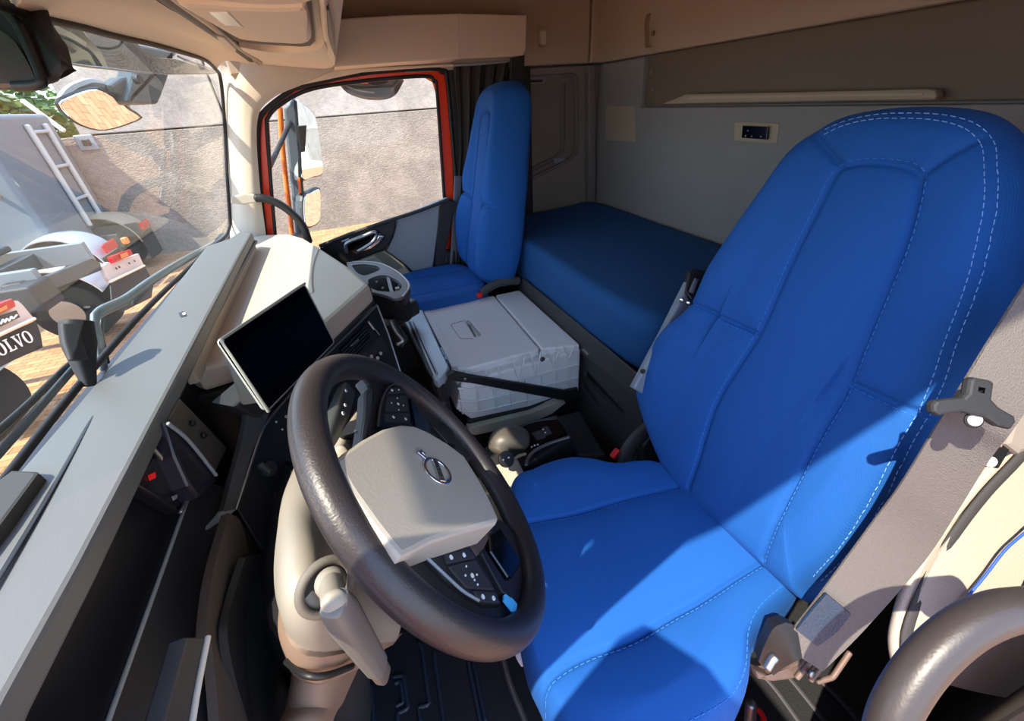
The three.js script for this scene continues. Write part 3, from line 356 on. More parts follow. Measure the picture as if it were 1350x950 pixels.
// ---------- dashboard ----------
{
  const t = thing('dashboard', 'long dashboard under the windscreen with pale top, grey front ledge and black panels', 'dashboard', [-0.3, 0, -1.0]);
  // front ledge under the glass with its turned-down lip
  mesh('front_ledge', plate([...[[-0.3551,0.925,-0.1499],[-0.3631,0.925,-0.2729],[-0.3619,0.925,-0.3932],[-0.3661,0.925,-0.6268],[-0.3715,0.925,-0.9975],[-0.379,0.925,-1.5272],[-0.3805,0.925,-1.7918]], ...[[-0.4257,0.925,-1.8338],[-0.4479,0.925,-1.7353]], ...[[-0.5032,0.9175,-1.658],[-0.4929,0.9477,-1.1035],[-0.4926,0.9485,-0.8299],[-0.4948,0.9421,-0.6764],[-0.4979,0.9329,-0.5492],[-0.509,0.9006,-0.3608]]], 0.034, [0, 1, 0], { bevel: 0.006 }), M.ledge, t, 'smooth grey ledge below the glass');
  mesh('vent_groove', sweep(smoothLine([[-0.4229,0.926,-0.3305],[-0.4279,0.926,-0.4023],[-0.436,0.926,-0.4955],[-0.4451,0.926,-0.5798],[-0.4604,0.926,-0.7119],[-0.4836,0.926,-0.964],[-0.4802,0.926,-1.2817],[-0.4608,0.926,-1.5659]], 4), 0.003, { flat: 0.3, up: [0, 1, 0] }), M.black, t);
  mesh('ledge_underside', plate([[-0.375, 0.893, 0.06], [-0.375, 0.893, -1.8], [-0.44, 0.88, -1.8], [-0.44, 0.88, 0.06]], 0.01, [0, -1, 0]), M.black, t);
  // pale far top with a lighter far end
  const top = mesh('far_top', plate([...[[-0.4352,0.862,-2.0463],[-0.4045,0.862,-2.0662],[-0.2855,0.862,-2.0004],[-0.2252,0.862,-1.8948],[-0.1682,0.862,-1.7274],[-0.0686,0.862,-1.4246],[-0.0187,0.862,-1.2291],[-0.0138,0.862,-1.2063],[-0.1335,0.862,-0.9996]], [-0.2, 0.862, -0.98], [-0.27, 0.862, -0.92], [-0.4, 0.862, -0.9], [-0.5, 0.862, -1.0], [-0.5, 0.862, -2.0]], 0.06, [0, 1, 0], { bevel: 0.012 }), M.cream, t, 'smooth cream dashboard top');
  mesh('riser', plate([[-0.378, 0.9, -0.85], [-0.392, 0.9, -1.82], [-0.392, 0.855, -1.82], [-0.378, 0.855, -0.85]], 0.02, [1, 0, 0]), M.taupe, t);
  mesh('shade_edge_line', sweep(smoothLine([[-0.1615,0.864,-1.694],[-0.1762,0.864,-1.5179],[-0.1789,0.864,-1.359],[-0.1728,0.864,-1.2218]], 4), 0.004, { flat: 0.4, up: [0, 1, 0] }), M.cream, top);  // raised line drawn along the edge of a cast shadow, no real fold
  // soft charcoal band between the top and the switch panel
  mesh('upper_band', plate([[-0.01,0.845,-1.2506], [-0.1387,0.845,-1.0244], [-0.2, 0.845, -0.92], [-0.3, 0.845, -0.74], [-0.29, 0.765, -0.79], [-0.245, 0.765, -0.866], [-0.1584,0.7668,-1.0222], [-0.006,0.7664,-1.2759]], 0.05, [0.8, 0.3, 0.5], { bevel: 0.006 }), M.dark, t, 'charcoal band above the switch panel');
  // switch panel facing the driver
  const pn = mesh('switch_panel', plate([[-0.0072,0.7631,-1.2715],[0.0025,0.6723,-1.2214],[0.0084,0.5623,-1.151],[0.0093,0.4712,-1.0861],[-0.2122,0.5424,-0.7689],[-0.2906,0.6319,-0.7034],[-0.3241,0.7017,-0.6986],[-0.2893,0.7551,-0.7956],[-0.2465,0.7604,-0.8706],[-0.1592,0.7642,-1.0189]], 0.04, [0.8, 0.35, 0.48], { bevel: 0.003 }), M.black, t, 'black switch panel with bright edge line');
  mesh('panel_edge', sweep([[-0.2888,0.7554,-0.7924],[-0.2459,0.7617,-0.8685],[-0.1587,0.7662,-1.0172],[-0.0086,0.7644,-1.266]], 0.0035, { tension: 0 }), M.steel, pn);
  mesh('panel_edge', sweep([[-0.0066,0.762,-1.2675],[0.0037,0.677,-1.2228],[0.0096,0.5671,-1.1525],[0.0147,0.4465,-1.073]], 0.0035, { tension: 0 }), M.steel, pn);
  const v = mesh('air_vent', plate([[-0.1325,0.7546,-1.0523],[-0.0545,0.7536,-1.1815],[-0.0477,0.7071,-1.159],[-0.116,0.7064,-1.0447],[-0.1317,0.7242,-1.0314]], 0.02, [0.8, 0.35, 0.48], { bevel: 0.002, round: 0.004 }), M.gloss, pn, 'air vent with sloping slats');
  for (let k = 0; k < 5; k++) { const f = k / 5 + 0.1, a = [[-0.1298,0.7504,-1.0496],[-0.056,0.7504,-1.1726]], b = [[-0.1224,0.714,-1.0354],[-0.0476,0.7086,-1.1561]]; const mix = (p, q) => p.map((x, i) => x + (q[i] - x) * f); mesh('slat', sweep([mix(a[0], b[0]), mix(a[1], b[1])], 0.0022), M.dark, v); }
  mesh('vent_tab', sweep([[-0.1031,0.7405,-1.0786],[-0.083,0.7382,-1.1104]], 0.003), M.steel, v);
  mesh('vent_dial', sweep([[-0.0446,0.7508,-1.1877],[-0.0399,0.7382,-1.1864],[-0.0346,0.7232,-1.1843]], 0.005), M.steel, pn);
  mesh('dial_line', sweep([[-0.0305,0.7184,-1.1918],[-0.0238,0.6989,-1.1888]], 0.0015), M.steel, pn);
  for (const c of [[-0.0359,0.6608,-1.1367],[-0.0475,0.6593,-1.1163],[-0.0624,0.6764,-1.1039]]) mesh('button', disc(c, [0.8, 0.35, 0.48], 0.0055, 0.006), M.lightGrey, pn);
  for (const q of [[[-0.1161,0.6994,-1.0394],[-0.0552,0.6939,-1.1369],[-0.03,0.6663,-1.1588],[-0.0879,0.6661,-1.062]], [[-0.0469,0.6947,-1.1512],[-0.0178,0.6905,-1.1967],[-0.0098,0.6428,-1.1753],[-0.0382,0.6595,-1.1402]]]) mesh('switch', plate(q, 0.006, [0.8, 0.35, 0.48], { bevel: 0.0015 }), M.dark, pn);
  // left part of the panel beside the column
  const lp = mesh('left_panel', plate([[-0.2878,0.7578,-0.7916],[-0.3081,0.7376,-0.7431],[-0.3281,0.7181,-0.6955],[-0.3459,0.6895,-0.6451],[-0.3178,0.523,-0.5704],[-0.2534,0.5165,-0.6732],[-0.2228,0.6214,-0.8005],[-0.2396,0.7572,-0.8716]], 0.03, [0.8, 0.35, 0.48], { bevel: 0.003 }), M.black, t);
  mesh('left_edge', sweep(smoothLine([[-0.2444,0.7646,-0.8607],[-0.2832,0.7584,-0.7914],[-0.301,0.7443,-0.7514],[-0.3156,0.7259,-0.7139],[-0.3305,0.7078,-0.6757],[-0.3418,0.6941,-0.6469],[-0.3448,0.6899,-0.6389]], 4), 0.0035), M.steel, lp);
  const kn = mesh('light_knob', disc([-0.3032,0.6941,-0.7196], [0.8, 0.35, 0.48], 0.016, 0.018), M.dark, lp, 'round rotary light knob');
  mesh('knob_grip', box([-0.2944,0.7126,-0.7021], [0.012, 0.028, 0.01], 0.003, [0, -0.5, 0.5]), M.charcoal, kn);
  mesh('switch', plate([[-0.2979,0.6495,-0.6917],[-0.2859,0.6468,-0.7097],[-0.2932,0.5985,-0.6624],[-0.3057,0.6085,-0.6489]], 0.006, [0.8, 0.35, 0.48]), M.dark, lp);
  for (const c of [[-0.2719,0.7437,-0.8038],[-0.2663,0.7237,-0.7984]]) mesh('warning_mark', disc(c, [0.8, 0.35, 0.48], 0.0022, 0.002, 10, 0.0004), M.symbol, lp);
  mesh('left_knob', disc([-0.2562,0.7364,-0.8245], [0.8, 0.35, 0.48], 0.0035, 0.004), M.lightGrey, lp);
  // curved wing that runs down from under the screen
  mesh('wing', sheet([[[-0.2926,0.8268,-0.8174],[-0.2844,0.8012,-0.8124],[-0.2717,0.7717,-0.8121]], [[-0.3096,0.7866,-0.7598],[-0.2988,0.7798,-0.7728],[-0.2852,0.7622,-0.7826]], [[-0.3261,0.756,-0.71],[-0.3186,0.7469,-0.7158],[-0.3073,0.7434,-0.7321]], [[-0.343,0.7293,-0.6623],[-0.3368,0.7212,-0.6667],[-0.3276,0.7164,-0.6786]], [[-0.3537,0.7111,-0.6312],[-0.3487,0.7031,-0.6337],[-0.3413,0.6964,-0.6411]], [[-0.3591,0.7073,-0.6194],[-0.3522,0.6999,-0.6255],[-0.343,0.6929,-0.6357]]], { th: 0.014, out: [0.8, 0.3, 0.5], nu: 10, nv: 30 }), M.charcoal, t, 'grey wing trim below the screen');
  mesh('wing_tip', sheet([[[-0.3575,0.7139,-0.6186],[-0.3415,0.6951,-0.6315]], [[-0.3679,0.7085,-0.6056],[-0.353,0.6964,-0.6216]], [[-0.3827,0.7048,-0.5908],[-0.3804,0.7036,-0.5937]]], { th: 0.006, out: [0.8, 0.3, 0.5], nu: 6, nv: 12 }), M.grey, t);
  // instrument cluster set back under the ledge
  const cl = mesh('instrument_cluster', plate([[-0.405, 0.885, 0.05], [-0.405, 0.885, -0.66], [-0.4, 0.747, -0.66], [-0.4, 0.747, 0.05]], 0.03, [1, 0, 0]), mat(0x0b0d16, 0.35, null, 0), t, 'dark blue black instrument display');
  mesh('cluster_line', sweep([[-0.398, 0.747, 0.04], [-0.398, 0.747, -0.3], [-0.398, 0.747, -0.645]], 0.003), M.grey, cl);
  const pod = mesh('display_pod', plate([[-0.385,0.8762,-0.5538],[-0.385,0.8752,-0.5696],[-0.385,0.8638,-0.6444],[-0.385,0.8147,-0.6397],[-0.385,0.7728,-0.6219],[-0.385,0.7705,-0.604],[-0.385,0.7737,-0.584],[-0.385,0.832,-0.5671]], 0.03, [1, 0, 0.1], { bevel: 0.004 }), mat(0x1c1b22, 0.3, null, 0), t, 'small dark display pod with red mark');
  mesh('pod_edge', sweep(smoothLine([[-0.38,0.8857,-0.6204],[-0.38,0.8549,-0.6227],[-0.38,0.8133,-0.6179],[-0.38,0.7772,-0.6093],[-0.38,0.7773,-0.579]], 4), 0.0035), M.steel, pod);
  mesh('red_mark', plate([[-0.382,0.8637,-0.582],[-0.382,0.8559,-0.5958],[-0.382,0.8502,-0.5898],[-0.382,0.8569,-0.5774]], 0.002, [1, 0, 0], { bevel: 0 }), mat(0xc01818, 0.4, null, 0, { emissive: 0xa01010, emissiveIntensity: 0.6 }), pod, 'red glowing mark');
  mesh('grey_mark', plate([[-0.382,0.8032,-0.5916],[-0.382,0.7956,-0.6028],[-0.382,0.7925,-0.5973],[-0.382,0.797,-0.5888]], 0.002, [1, 0, 0], { bevel: 0 }), M.grey, pod);
  mesh('side_pod', plate([[-0.36,0.9065,-0.6483],[-0.36,0.8474,-0.6696],[-0.36,0.7506,-0.6796],[-0.36,0.7407,-0.6713],[-0.36,0.7759,-0.6014],[-0.36,0.8061,-0.6018],[-0.36,0.8586,-0.6201]], 0.04, [1, 0, 0.2], { bevel: 0.005 }), mat(0x23222b, 0.35, null, 0), t);
  mesh('side_pod_edge', sweep(smoothLine([[-0.355,0.9055,-0.6432],[-0.355,0.8492,-0.6613],[-0.355,0.7576,-0.6688]], 4), 0.003), M.grey, t);
  const br = mesh('bracket_plate', plate([[-0.365,0.8984,-0.6684],[-0.365,0.8954,-0.7311],[-0.365,0.7329,-0.7747],[-0.365,0.7462,-0.696]], 0.02, [1, 0, 0], { bevel: 0.003 }), mat(0x4d4a44, 0.6), t, 'brown grey plate with two bolts');
  for (const c of [[-0.362,0.8536,-0.709],[-0.362,0.8167,-0.7174]]) mesh('bolt', disc(c, [1, 0, 0], 0.006, 0.006, 8), M.black, br);
  mesh('centre_recess', plate([[-0.42, 0.885, -0.62], [-0.42, 0.885, -1.5], [-0.42, 0.6, -1.5], [-0.42, 0.6, -0.62]], 0.02, [1, 0, 0]), M.black, t);
  // lower panels: shelf under the cluster, knee panel, dark column recess
  mesh('lower_shelf', sheet([[[-0.4, 0.742, 0.06], [-0.4, 0.742, -0.7]], [[-0.385, 0.715, 0.06], [-0.385, 0.715, -0.7]], [[-0.362, 0.685, 0.06], [-0.362, 0.685, -0.7]]], { th: 0.02, out: [0.5, 1, 0], nu: 4, nv: 10 }), M.blackSoft, t);
  mesh('knee_panel', sheet([[[-0.362, 0.69, 0.06], [-0.362, 0.69, -0.9]], [[-0.34, 0.6, 0.06], [-0.34, 0.6, -0.9]], [[-0.345, 0.4, 0.06], [-0.345, 0.4, -0.9]], [[-0.4, 0.2, 0.06], [-0.4, 0.2, -0.9]], [[-0.5, 0.02, 0.06], [-0.5, 0.02, -0.9]]], { th: 0.02, out: [1, 0, 0], nu: 4, nv: 24 }), M.blackSoft, t);
  const kp = mesh('knee_pad', sheet([[[-0.325,0.7421,-0.5804],[-0.325,0.6998,-0.593],[-0.325,0.6477,-0.5543]], [[-0.325,0.7467,-0.4852],[-0.325,0.7133,-0.5006],[-0.325,0.6698,-0.5159]], [[-0.325,0.7408,-0.4294],[-0.325,0.7112,-0.4448],[-0.325,0.6721,-0.4529]], [[-0.325,0.7263,-0.3867],[-0.325,0.6994,-0.3984],[-0.325,0.659,-0.4031]], [[-0.325,0.7053,-0.3781],[-0.325,0.6815,-0.3741],[-0.325,0.6465,-0.3679]], [[-0.325,0.6504,-0.3057],[-0.325,0.6068,-0.3173],[-0.325,0.5667,-0.3279]]], { th: 0.012, out: [1, 0, 0.2], nu: 8, nv: 30 }), mat(0x3f3833, 0.65), t, 'brown grey knee pad');
  mesh('door_side_panel', plate([[-0.3,0.8072,-0.3402],[-0.3,0.7701,-0.3562],[-0.3,0.7622,-0.2659],[-0.3,0.8082,-0.2537]], 0.02, [1, 0, 0], { bevel: 0.003 }), M.dark, t);
  mesh('door_side_edge', sweep([[-0.298,0.7701,-0.3545],[-0.298,0.7678,-0.3058],[-0.298,0.763,-0.2648]], 0.0035), M.lightGrey, t);
  mesh('lower_front', [plate([[-0.3, 0.8, -0.9], [-0.07, 0.8, -1.26], [-0.3, 0.8, -2.02], [-0.5, 0.8, -2.02], [-0.5, 0.8, -0.9]], 0.75, [0, 1, 0], { bevel: 0.01 })], M.black, t);
  // things fixed to the ledge
  mesh('ledge_mark', box([-0.4279,0.927,-1.0572], [0.012, 0.004, 0.035], 0.001, [0, 0.4, 0]), M.black, t);
  mesh('ledge_mark', box([-0.4245,0.928,-1.0574], [0.006, 0.004, 0.014], 0.001, [0, 0.4, 0]), M.white, t);
  mesh('ledge_cover', plate([...[[-0.5105,0.94,-0.5269],[-0.4932,0.94,-0.571],[-0.4609,0.94,-0.5548],[-0.4547,0.94,-0.5479],[-0.4514,0.94,-0.4655],[-0.453,0.94,-0.421]]], 0.03, [0, 1, 0], { bevel: 0.004 }), mat(0x34322c, 0.6), t, 'dark cover at the near end of the ledge');
}
{ // sensor pod standing between ledge and glass
  const t = thing('sensor_pod', 'black plastic sensor pod standing on the ledge against the windscreen', 'sensor', [-0.5002,0.944,-0.7869]);
  mesh('housing', sweep([[-0.5012,0.9289,-0.7905],[-0.5011,0.9623,-0.8139],[-0.4992,0.9934,-0.835],[-0.4943,1.0221,-0.8533]], (q) => 0.009 + 0.013 * Math.min(1, q * 1.5) - 0.003 * Math.max(0, q - 0.7), { square: 3.2, flat: 0.75, dome: 0.25, up: [0.9, 0, 0.45], radial: 28, n: 30 }), M.blackSoft, t);
  mesh('front_cap', sweep([[-0.4936,0.9769,-0.7961],[-0.4948,1.0008,-0.8133],[-0.4907,1.0266,-0.8298]], 0.013, { square: 3.2, flat: 0.4, dome: 0.3, up: [0.9, 0, 0.45], radial: 24 }), M.dark, t);
}
{ // wide screen standing on the dashboard
  const t = thing('display_screen', 'black wide display screen in a thin pale frame on the dashboard', 'screen', [-0.2352,0.8529,-0.7017]);
  mesh('panel', plate([[-0.2553,0.9932,-0.7117],[-0.1416,0.982,-0.9419],[-0.1226,0.8376,-0.9282],[-0.2363,0.8488,-0.698]], 0.012, [0.888, 0.158, 0.431], { bevel: 0.002, round: 0.006 }), M.screen, t);
  const q = [[-0.2553,0.9932,-0.7117],[-0.1416,0.982,-0.9419],[-0.1226,0.8376,-0.9282],[-0.2363,0.8488,-0.698]], w = [[-0.2597,1.0077,-0.7081],[-0.1326,0.9982,-0.9664],[-0.1104,0.8272,-0.9494],[-0.2417,0.8402,-0.6837]];
  mesh('frame', plate([[-0.259,0.9924,-0.7178],[-0.1414,0.982,-0.9563],[-0.1213,0.8299,-0.9419],[-0.2399,0.8417,-0.7018]], 0.014, [0.888, 0.158, 0.431], { bevel: 0.003, round: 0.01 }), M.lightGrey, t);
  mesh('frame_edge', [sweep([[-0.1417,0.983,-0.9514],[-0.258,0.9939,-0.7157]], 0.0028), sweep([[-0.258,0.9939,-0.7157],[-0.2395,0.8438,-0.6989]], 0.0034)], mat(0xa29f90, 0.5), t, 'pale silver frame edge');
  mesh('stand', plate([[-0.2519,0.9502,-0.7726],[-0.1603,0.9362,-0.9562],[-0.1427,0.8315,-0.9541],[-0.2537,0.8467,-0.731]], 0.05, [0.888, 0.158, 0.431], { bevel: 0.01 }), M.dark, t);
}
// ---------- steering ----------
const WN = new THREE.Vector3(0.84015, 0.54121, 0.03499), WX = new THREE.Vector3(0, 0, -1).addScaledVector(WN, WN.z).normalize(), WY = WN.clone().cross(WX);
const wheelFrame = (o) => { o.matrixAutoUpdate = true; o.quaternion.setFromRotationMatrix(new THREE.Matrix4().makeBasis(WX, WY, WN)); o.position.set(0.013, 0.86, -0.395); local.add(o); };
{
  const t = thing('steering_wheel', 'black leather steering wheel with pale grey centre pad and round emblem', 'steering wheel'); wheelFrame(t);
  const flat = (pts, z, th, o = {}) => plate(pts.map((p) => [p[0], p[1], z]), th, [0, 0, 1], o);
  { const P = [], N = 160, K = 28; for (let i = 0; i <= N; i++) { const a = (i / N) * 2 * Math.PI, r = []; for (let k = 0; k < K; k++) { const b = (k / K) * 2 * Math.PI, tr = 0.0195; r.push(new THREE.Vector3((0.207 + tr * Math.cos(b) * 0.95) * Math.cos(a), (0.207 + tr * Math.cos(b) * 0.95) * Math.sin(a), tr * Math.sin(b))); } P.push(r); }
    mesh('rim', gridGeo(P, K, N + 1, true), M.rim, t); }
  const seam = []; for (let i = 0; i <= 64; i++) { const a = (i / 64) * 2 * Math.PI; seam.push([0.193 * Math.cos(a), 0.193 * Math.sin(a), 0.0136]); }
  // spokes
  mesh('spoke', flat([[-0.0063,0.1218],[0.0402,0.116],[0.1178,0.1045],[0.1433,0.1069],[0.1526,0.1167],[0.209,0.0804],[0.2344,-0.0065],[0.2126,-0.0972],[0.1881,-0.1545],[0.1383,-0.1503],[0.0571,-0.0653],[0.0271,0.0437]], -0.004, 0.022, { bevel: 0.005 }), M.rim, t);
  mesh('spoke', flat([[-0.1409,0.0889],[-0.1402,0.1164],[-0.1337,0.1361],[-0.1511,0.144],[-0.1764,0.1022],[-0.197,0.0362],[-0.1961,-0.0531],[-0.1633,-0.1399],[-0.1008,-0.2112],[-0.0453,-0.2246],[-0.0278,-0.199],[-0.0007,-0.1839],[0.0016,-0.1207],[-0.0958,0.0431]], -0.004, 0.022, { bevel: 0.005 }), M.rim, t);
  mesh('spoke_trim', flat([[0.1333,0.1085],[0.1262,0.1032],[0.0635,0.1114],[0.0088,0.1221],[-0.0034,0.1323],[0.0538,0.1239],[0.1103,0.1188]], 0.0, 0.02, { bevel: 0.005 }), M.charcoal, t);
  // upper button pod
  const p1 = mesh('button_pod', flat([[0.039,0.1069],[0.0874,0.0978],[0.1395,0.0813],[0.1715,0.0624],[0.1942,0.0379],[0.1843,0.0288],[0.1327,0.0297],[0.0911,0.0346],[0.0625,0.0603]], 0.004, 0.02, { bevel: 0.004 }), M.black, t, 'button pod on the far spoke');
  mesh('pod_frame', sweep([[0.0347,0.1086],[0.0861,0.0993],[0.1356,0.0833],[0.1741,0.062],[0.199,0.0353],[0.187,0.0283]].map((p) => [p[0], p[1], 0.005]), 0.0016), M.charcoal, p1);
  for (const q of [[[0.1314,0.0811],[0.1542,0.0718],[0.1859,0.0396],[0.173,0.0365]], [[0.0774,0.0923],[0.1167,0.0845],[0.1627,0.0383],[0.1228,0.0371]], [[0.0517,0.0954],[0.0718,0.093],[0.116,0.0384],[0.0906,0.0401]]]) mesh('button', flat(q, 0.0062, 0.004, { bevel: 0.001, round: 0.003 }), M.dark, p1);
  const dots = (list, par, r = 0.0018) => { for (const p of list) { const g = new THREE.CylinderGeometry(r, r, 0.0012, 10); g.rotateX(Math.PI / 2); g.translate(p[0], p[1], 0.0068); mesh('button_mark', g, M.symbol, par); } };
  dots([[0.165,0.0528],[0.1349,0.0609],[0.1034,0.0627],[0.109,0.0766],[0.1257,0.0493]], p1, 0.0011); dots([[0.1194,0.0617],[0.0748,0.0777],[0.0908,0.0507],[0.1481,0.0703]], p1, 0.0022);
  mesh('spoke_inlay', flat([[0.1773,0.0189],[0.1533,0.0037],[0.1423,-0.0142],[0.1096,-0.015],[0.0877,0.0116],[0.1022,0.0219]], 0.002, 0.006, { bevel: 0.001 }), mat(0x0d1a2a, 0.25, null, 0), t);
  mesh('spoke_inlay', flat([[0.1333,-0.0281],[0.1541,-0.0457],[0.1697,-0.0732],[0.1623,-0.0902],[0.1217,-0.0845],[0.1134,-0.0592]], 0.0024, 0.006, { bevel: 0.001 }), mat(0x14120f, 0.35, null, 0), t);
  // lower button pod
  const p2 = mesh('button_pod', flat([[-0.1361,0.0616],[-0.1128,0.0248],[-0.0905,-0.0283],[-0.1233,-0.0528],[-0.15,-0.0628],[-0.1636,-0.0632],[-0.1698,-0.0303],[-0.1668,-0.0069],[-0.1557,0.0296]], 0.004, 0.02, { bevel: 0.004 }), M.black, t, 'button pod on the near spoke');
  mesh('pod_frame', sweep([[-0.1387,0.0633],[-0.1471,0.0471],[-0.1561,0.0295],[-0.165,0.0103],[-0.17,-0.0139]].map((p) => [p[0], p[1], 0.005]), 0.0018), M.grey, p2);
  for (const q of [[[-0.128,0.0315],[-0.1007,-0.0255],[-0.1144,-0.0318],[-0.139,0.0287]], [[-0.1416,0.0283],[-0.1167,-0.0308],[-0.1499,-0.0529],[-0.1596,0.0028]], [[-0.1607,-0.0073],[-0.1526,-0.053],[-0.166,-0.0535],[-0.1706,-0.0165]]]) mesh('button', flat(q, 0.0062, 0.004, { bevel: 0.001, round: 0.003 }), M.dark, p2);
  dots([[-0.1291,0.0201],[-0.1183,-0.0069],[-0.1425,-0.0126],[-0.1651,-0.022],[-0.1624,-0.0436]], p2, 0.0028); dots([[-0.1332,-0.0052],[-0.139,-0.0226],[-0.1459,0.0012],[-0.1474,-0.0146],[-0.1519,-0.0183]], p2, 0.0012);
  const hg = mesh('spoke_cover', flat([[-0.0597,-0.0889],[-0.0354,-0.1283],[-0.0794,-0.1572],[-0.0947,-0.1452],[-0.1186,-0.113],[-0.1217,-0.1004],[-0.0909,-0.0769]], 0.006, 0.02, { bevel: 0.003 }), M.gloss, t, 'glossy black cover on the near spoke');
  mesh('spoke_bar', flat([[-0.101,-0.0505],[-0.0931,-0.0623],[-0.1371,-0.0914],[-0.1542,-0.088],[-0.1481,-0.0718]], 0.006, 0.016, { bevel: 0.002 }), M.black, t);
  mesh('spoke_step', flat([[-0.088,-0.0293],[-0.0432,-0.1104],[-0.0937,-0.0604],[-0.1068,-0.0416]], 0.003, 0.02, { bevel: 0.002 }), mat(0x5c4a42, 0.5), t);
  mesh('sunlit_gap_patch', flat([[-0.1521,-0.0717],[-0.147,-0.0829],[-0.1582,-0.098],[-0.1703,-0.087],[-0.1699,-0.0791],[-0.1594,-0.0676]], 0.0055, 0.002, { bevel: 0 }), mat(0x4fb6ee, 0.4, null, 0), t, 'light blue patch painted for sunlit cloth in a spoke gap');  // painted stand-in for the sunlit seat cloth behind a spoke gap
  // centre pad: its face leans a little flatter than the rim
  const PN = [0, 0.1961, 0.9806];
  const pad = mesh('centre_pad', plate([[-0.0833,0.1869,0.0166],[-0.0649,0.1755,0.0189],[-0.0352,0.1535,0.0233],[-0.0054,0.1277,0.0285],[0.0171,0.0998,0.034],[0.0258,0.0791,0.0382],[0.025,0.0563,0.0427],[0.016,0.0268,0.0486],[0.0018,0.0003,0.0539],[-0.0359,-0.0124,0.0565],[-0.0721,-0.0197,0.0579],[-0.095,-0.0218,0.0584],[-0.0997,-0.0211,0.0582],[-0.1053,-0.0161,0.0572],[-0.121,0.0209,0.0498],[-0.1365,0.0574,0.0425],[-0.1517,0.0902,0.036],[-0.1661,0.1129,0.0314],[-0.1734,0.1256,0.0289],[-0.1664,0.1322,0.0276],[-0.1453,0.1485,0.0243],[-0.1155,0.1689,0.0202]], 0.045, PN, { bevel: 0.005 }), mat(0xa39e92, 0.5), t, 'pale grey centre pad');
  mesh('pad_shell', plate([[-0.0619,0.1642,0.0008],[0.0122,0.1147,0.0107],[0.047,0.0578,0.022],[0.0213,-0.0184,0.0373],[-0.0757,-0.0391,0.0414],[-0.1323,0.0667,0.0203],[-0.1522,0.1022,0.0132],[-0.1322,0.1256,0.0085]], 0.05, PN, { bevel: 0.01 }), M.black, t);
  // emblem: ring, arrow, bar with lettering
  const L = [[-0.0498,0.0599,0.043],[-0.0362,0.0767,0.0397],[-0.0348,0.0797,0.0391]], c = V(L[0]), E = [], N = V(PN);
  const d = V(L[1]).sub(c); d.addScaledVector(N, -d.dot(N)).normalize(); const n = N.clone().cross(d), at = (u, v, h = 0.003) => c.clone().addScaledVector(d, u).addScaledVector(n, v).addScaledVector(N, h).toArray();
  const B = new THREE.Matrix4().makeBasis(d, n, N).setPosition(c);
  { const g = new THREE.TorusGeometry(0.0185, 0.0024, 8, 40); g.scale(1, 1, 0.6); g.applyMatrix4(B); E.push(g); }
  E.push(plate([at(0.02, -0.002), at(0.028, -0.002), at(0.028, 0.002), at(0.02, 0.002)], 0.003, PN)); E.push(plate([at(0.024, -0.007), at(0.032, -0.007), at(0.032, 0.0025), at(0.028, 0.0025), at(0.028, -0.0032), at(0.024, -0.0032)], 0.003, PN));
  const q45 = -Math.PI / 4, co = Math.cos(q45), si = Math.sin(q45), bt = (u, v) => at(u * co - v * si, u * si + v * co, 0.0028);
  E.push(plate([bt(-0.018, -0.0038), bt(0.018, -0.0038), bt(0.018, 0.0038), bt(-0.018, 0.0038)], 0.003, PN));
  const em = mesh('emblem', E, M.chrome, pad, 'chrome ring emblem with arrow');
  const tg = new TextGeometry('VOLVO', { font: serif, size: 0.0048, depth: 0.0006, curveSegments: 3 }); tg.computeBoundingBox(); tg.translate(-(tg.boundingBox.max.x) / 2, -0.0024, 0.0028); tg.rotateZ(q45); tg.applyMatrix4(B);
  mesh('emblem_lettering', tg, M.black, em);
}
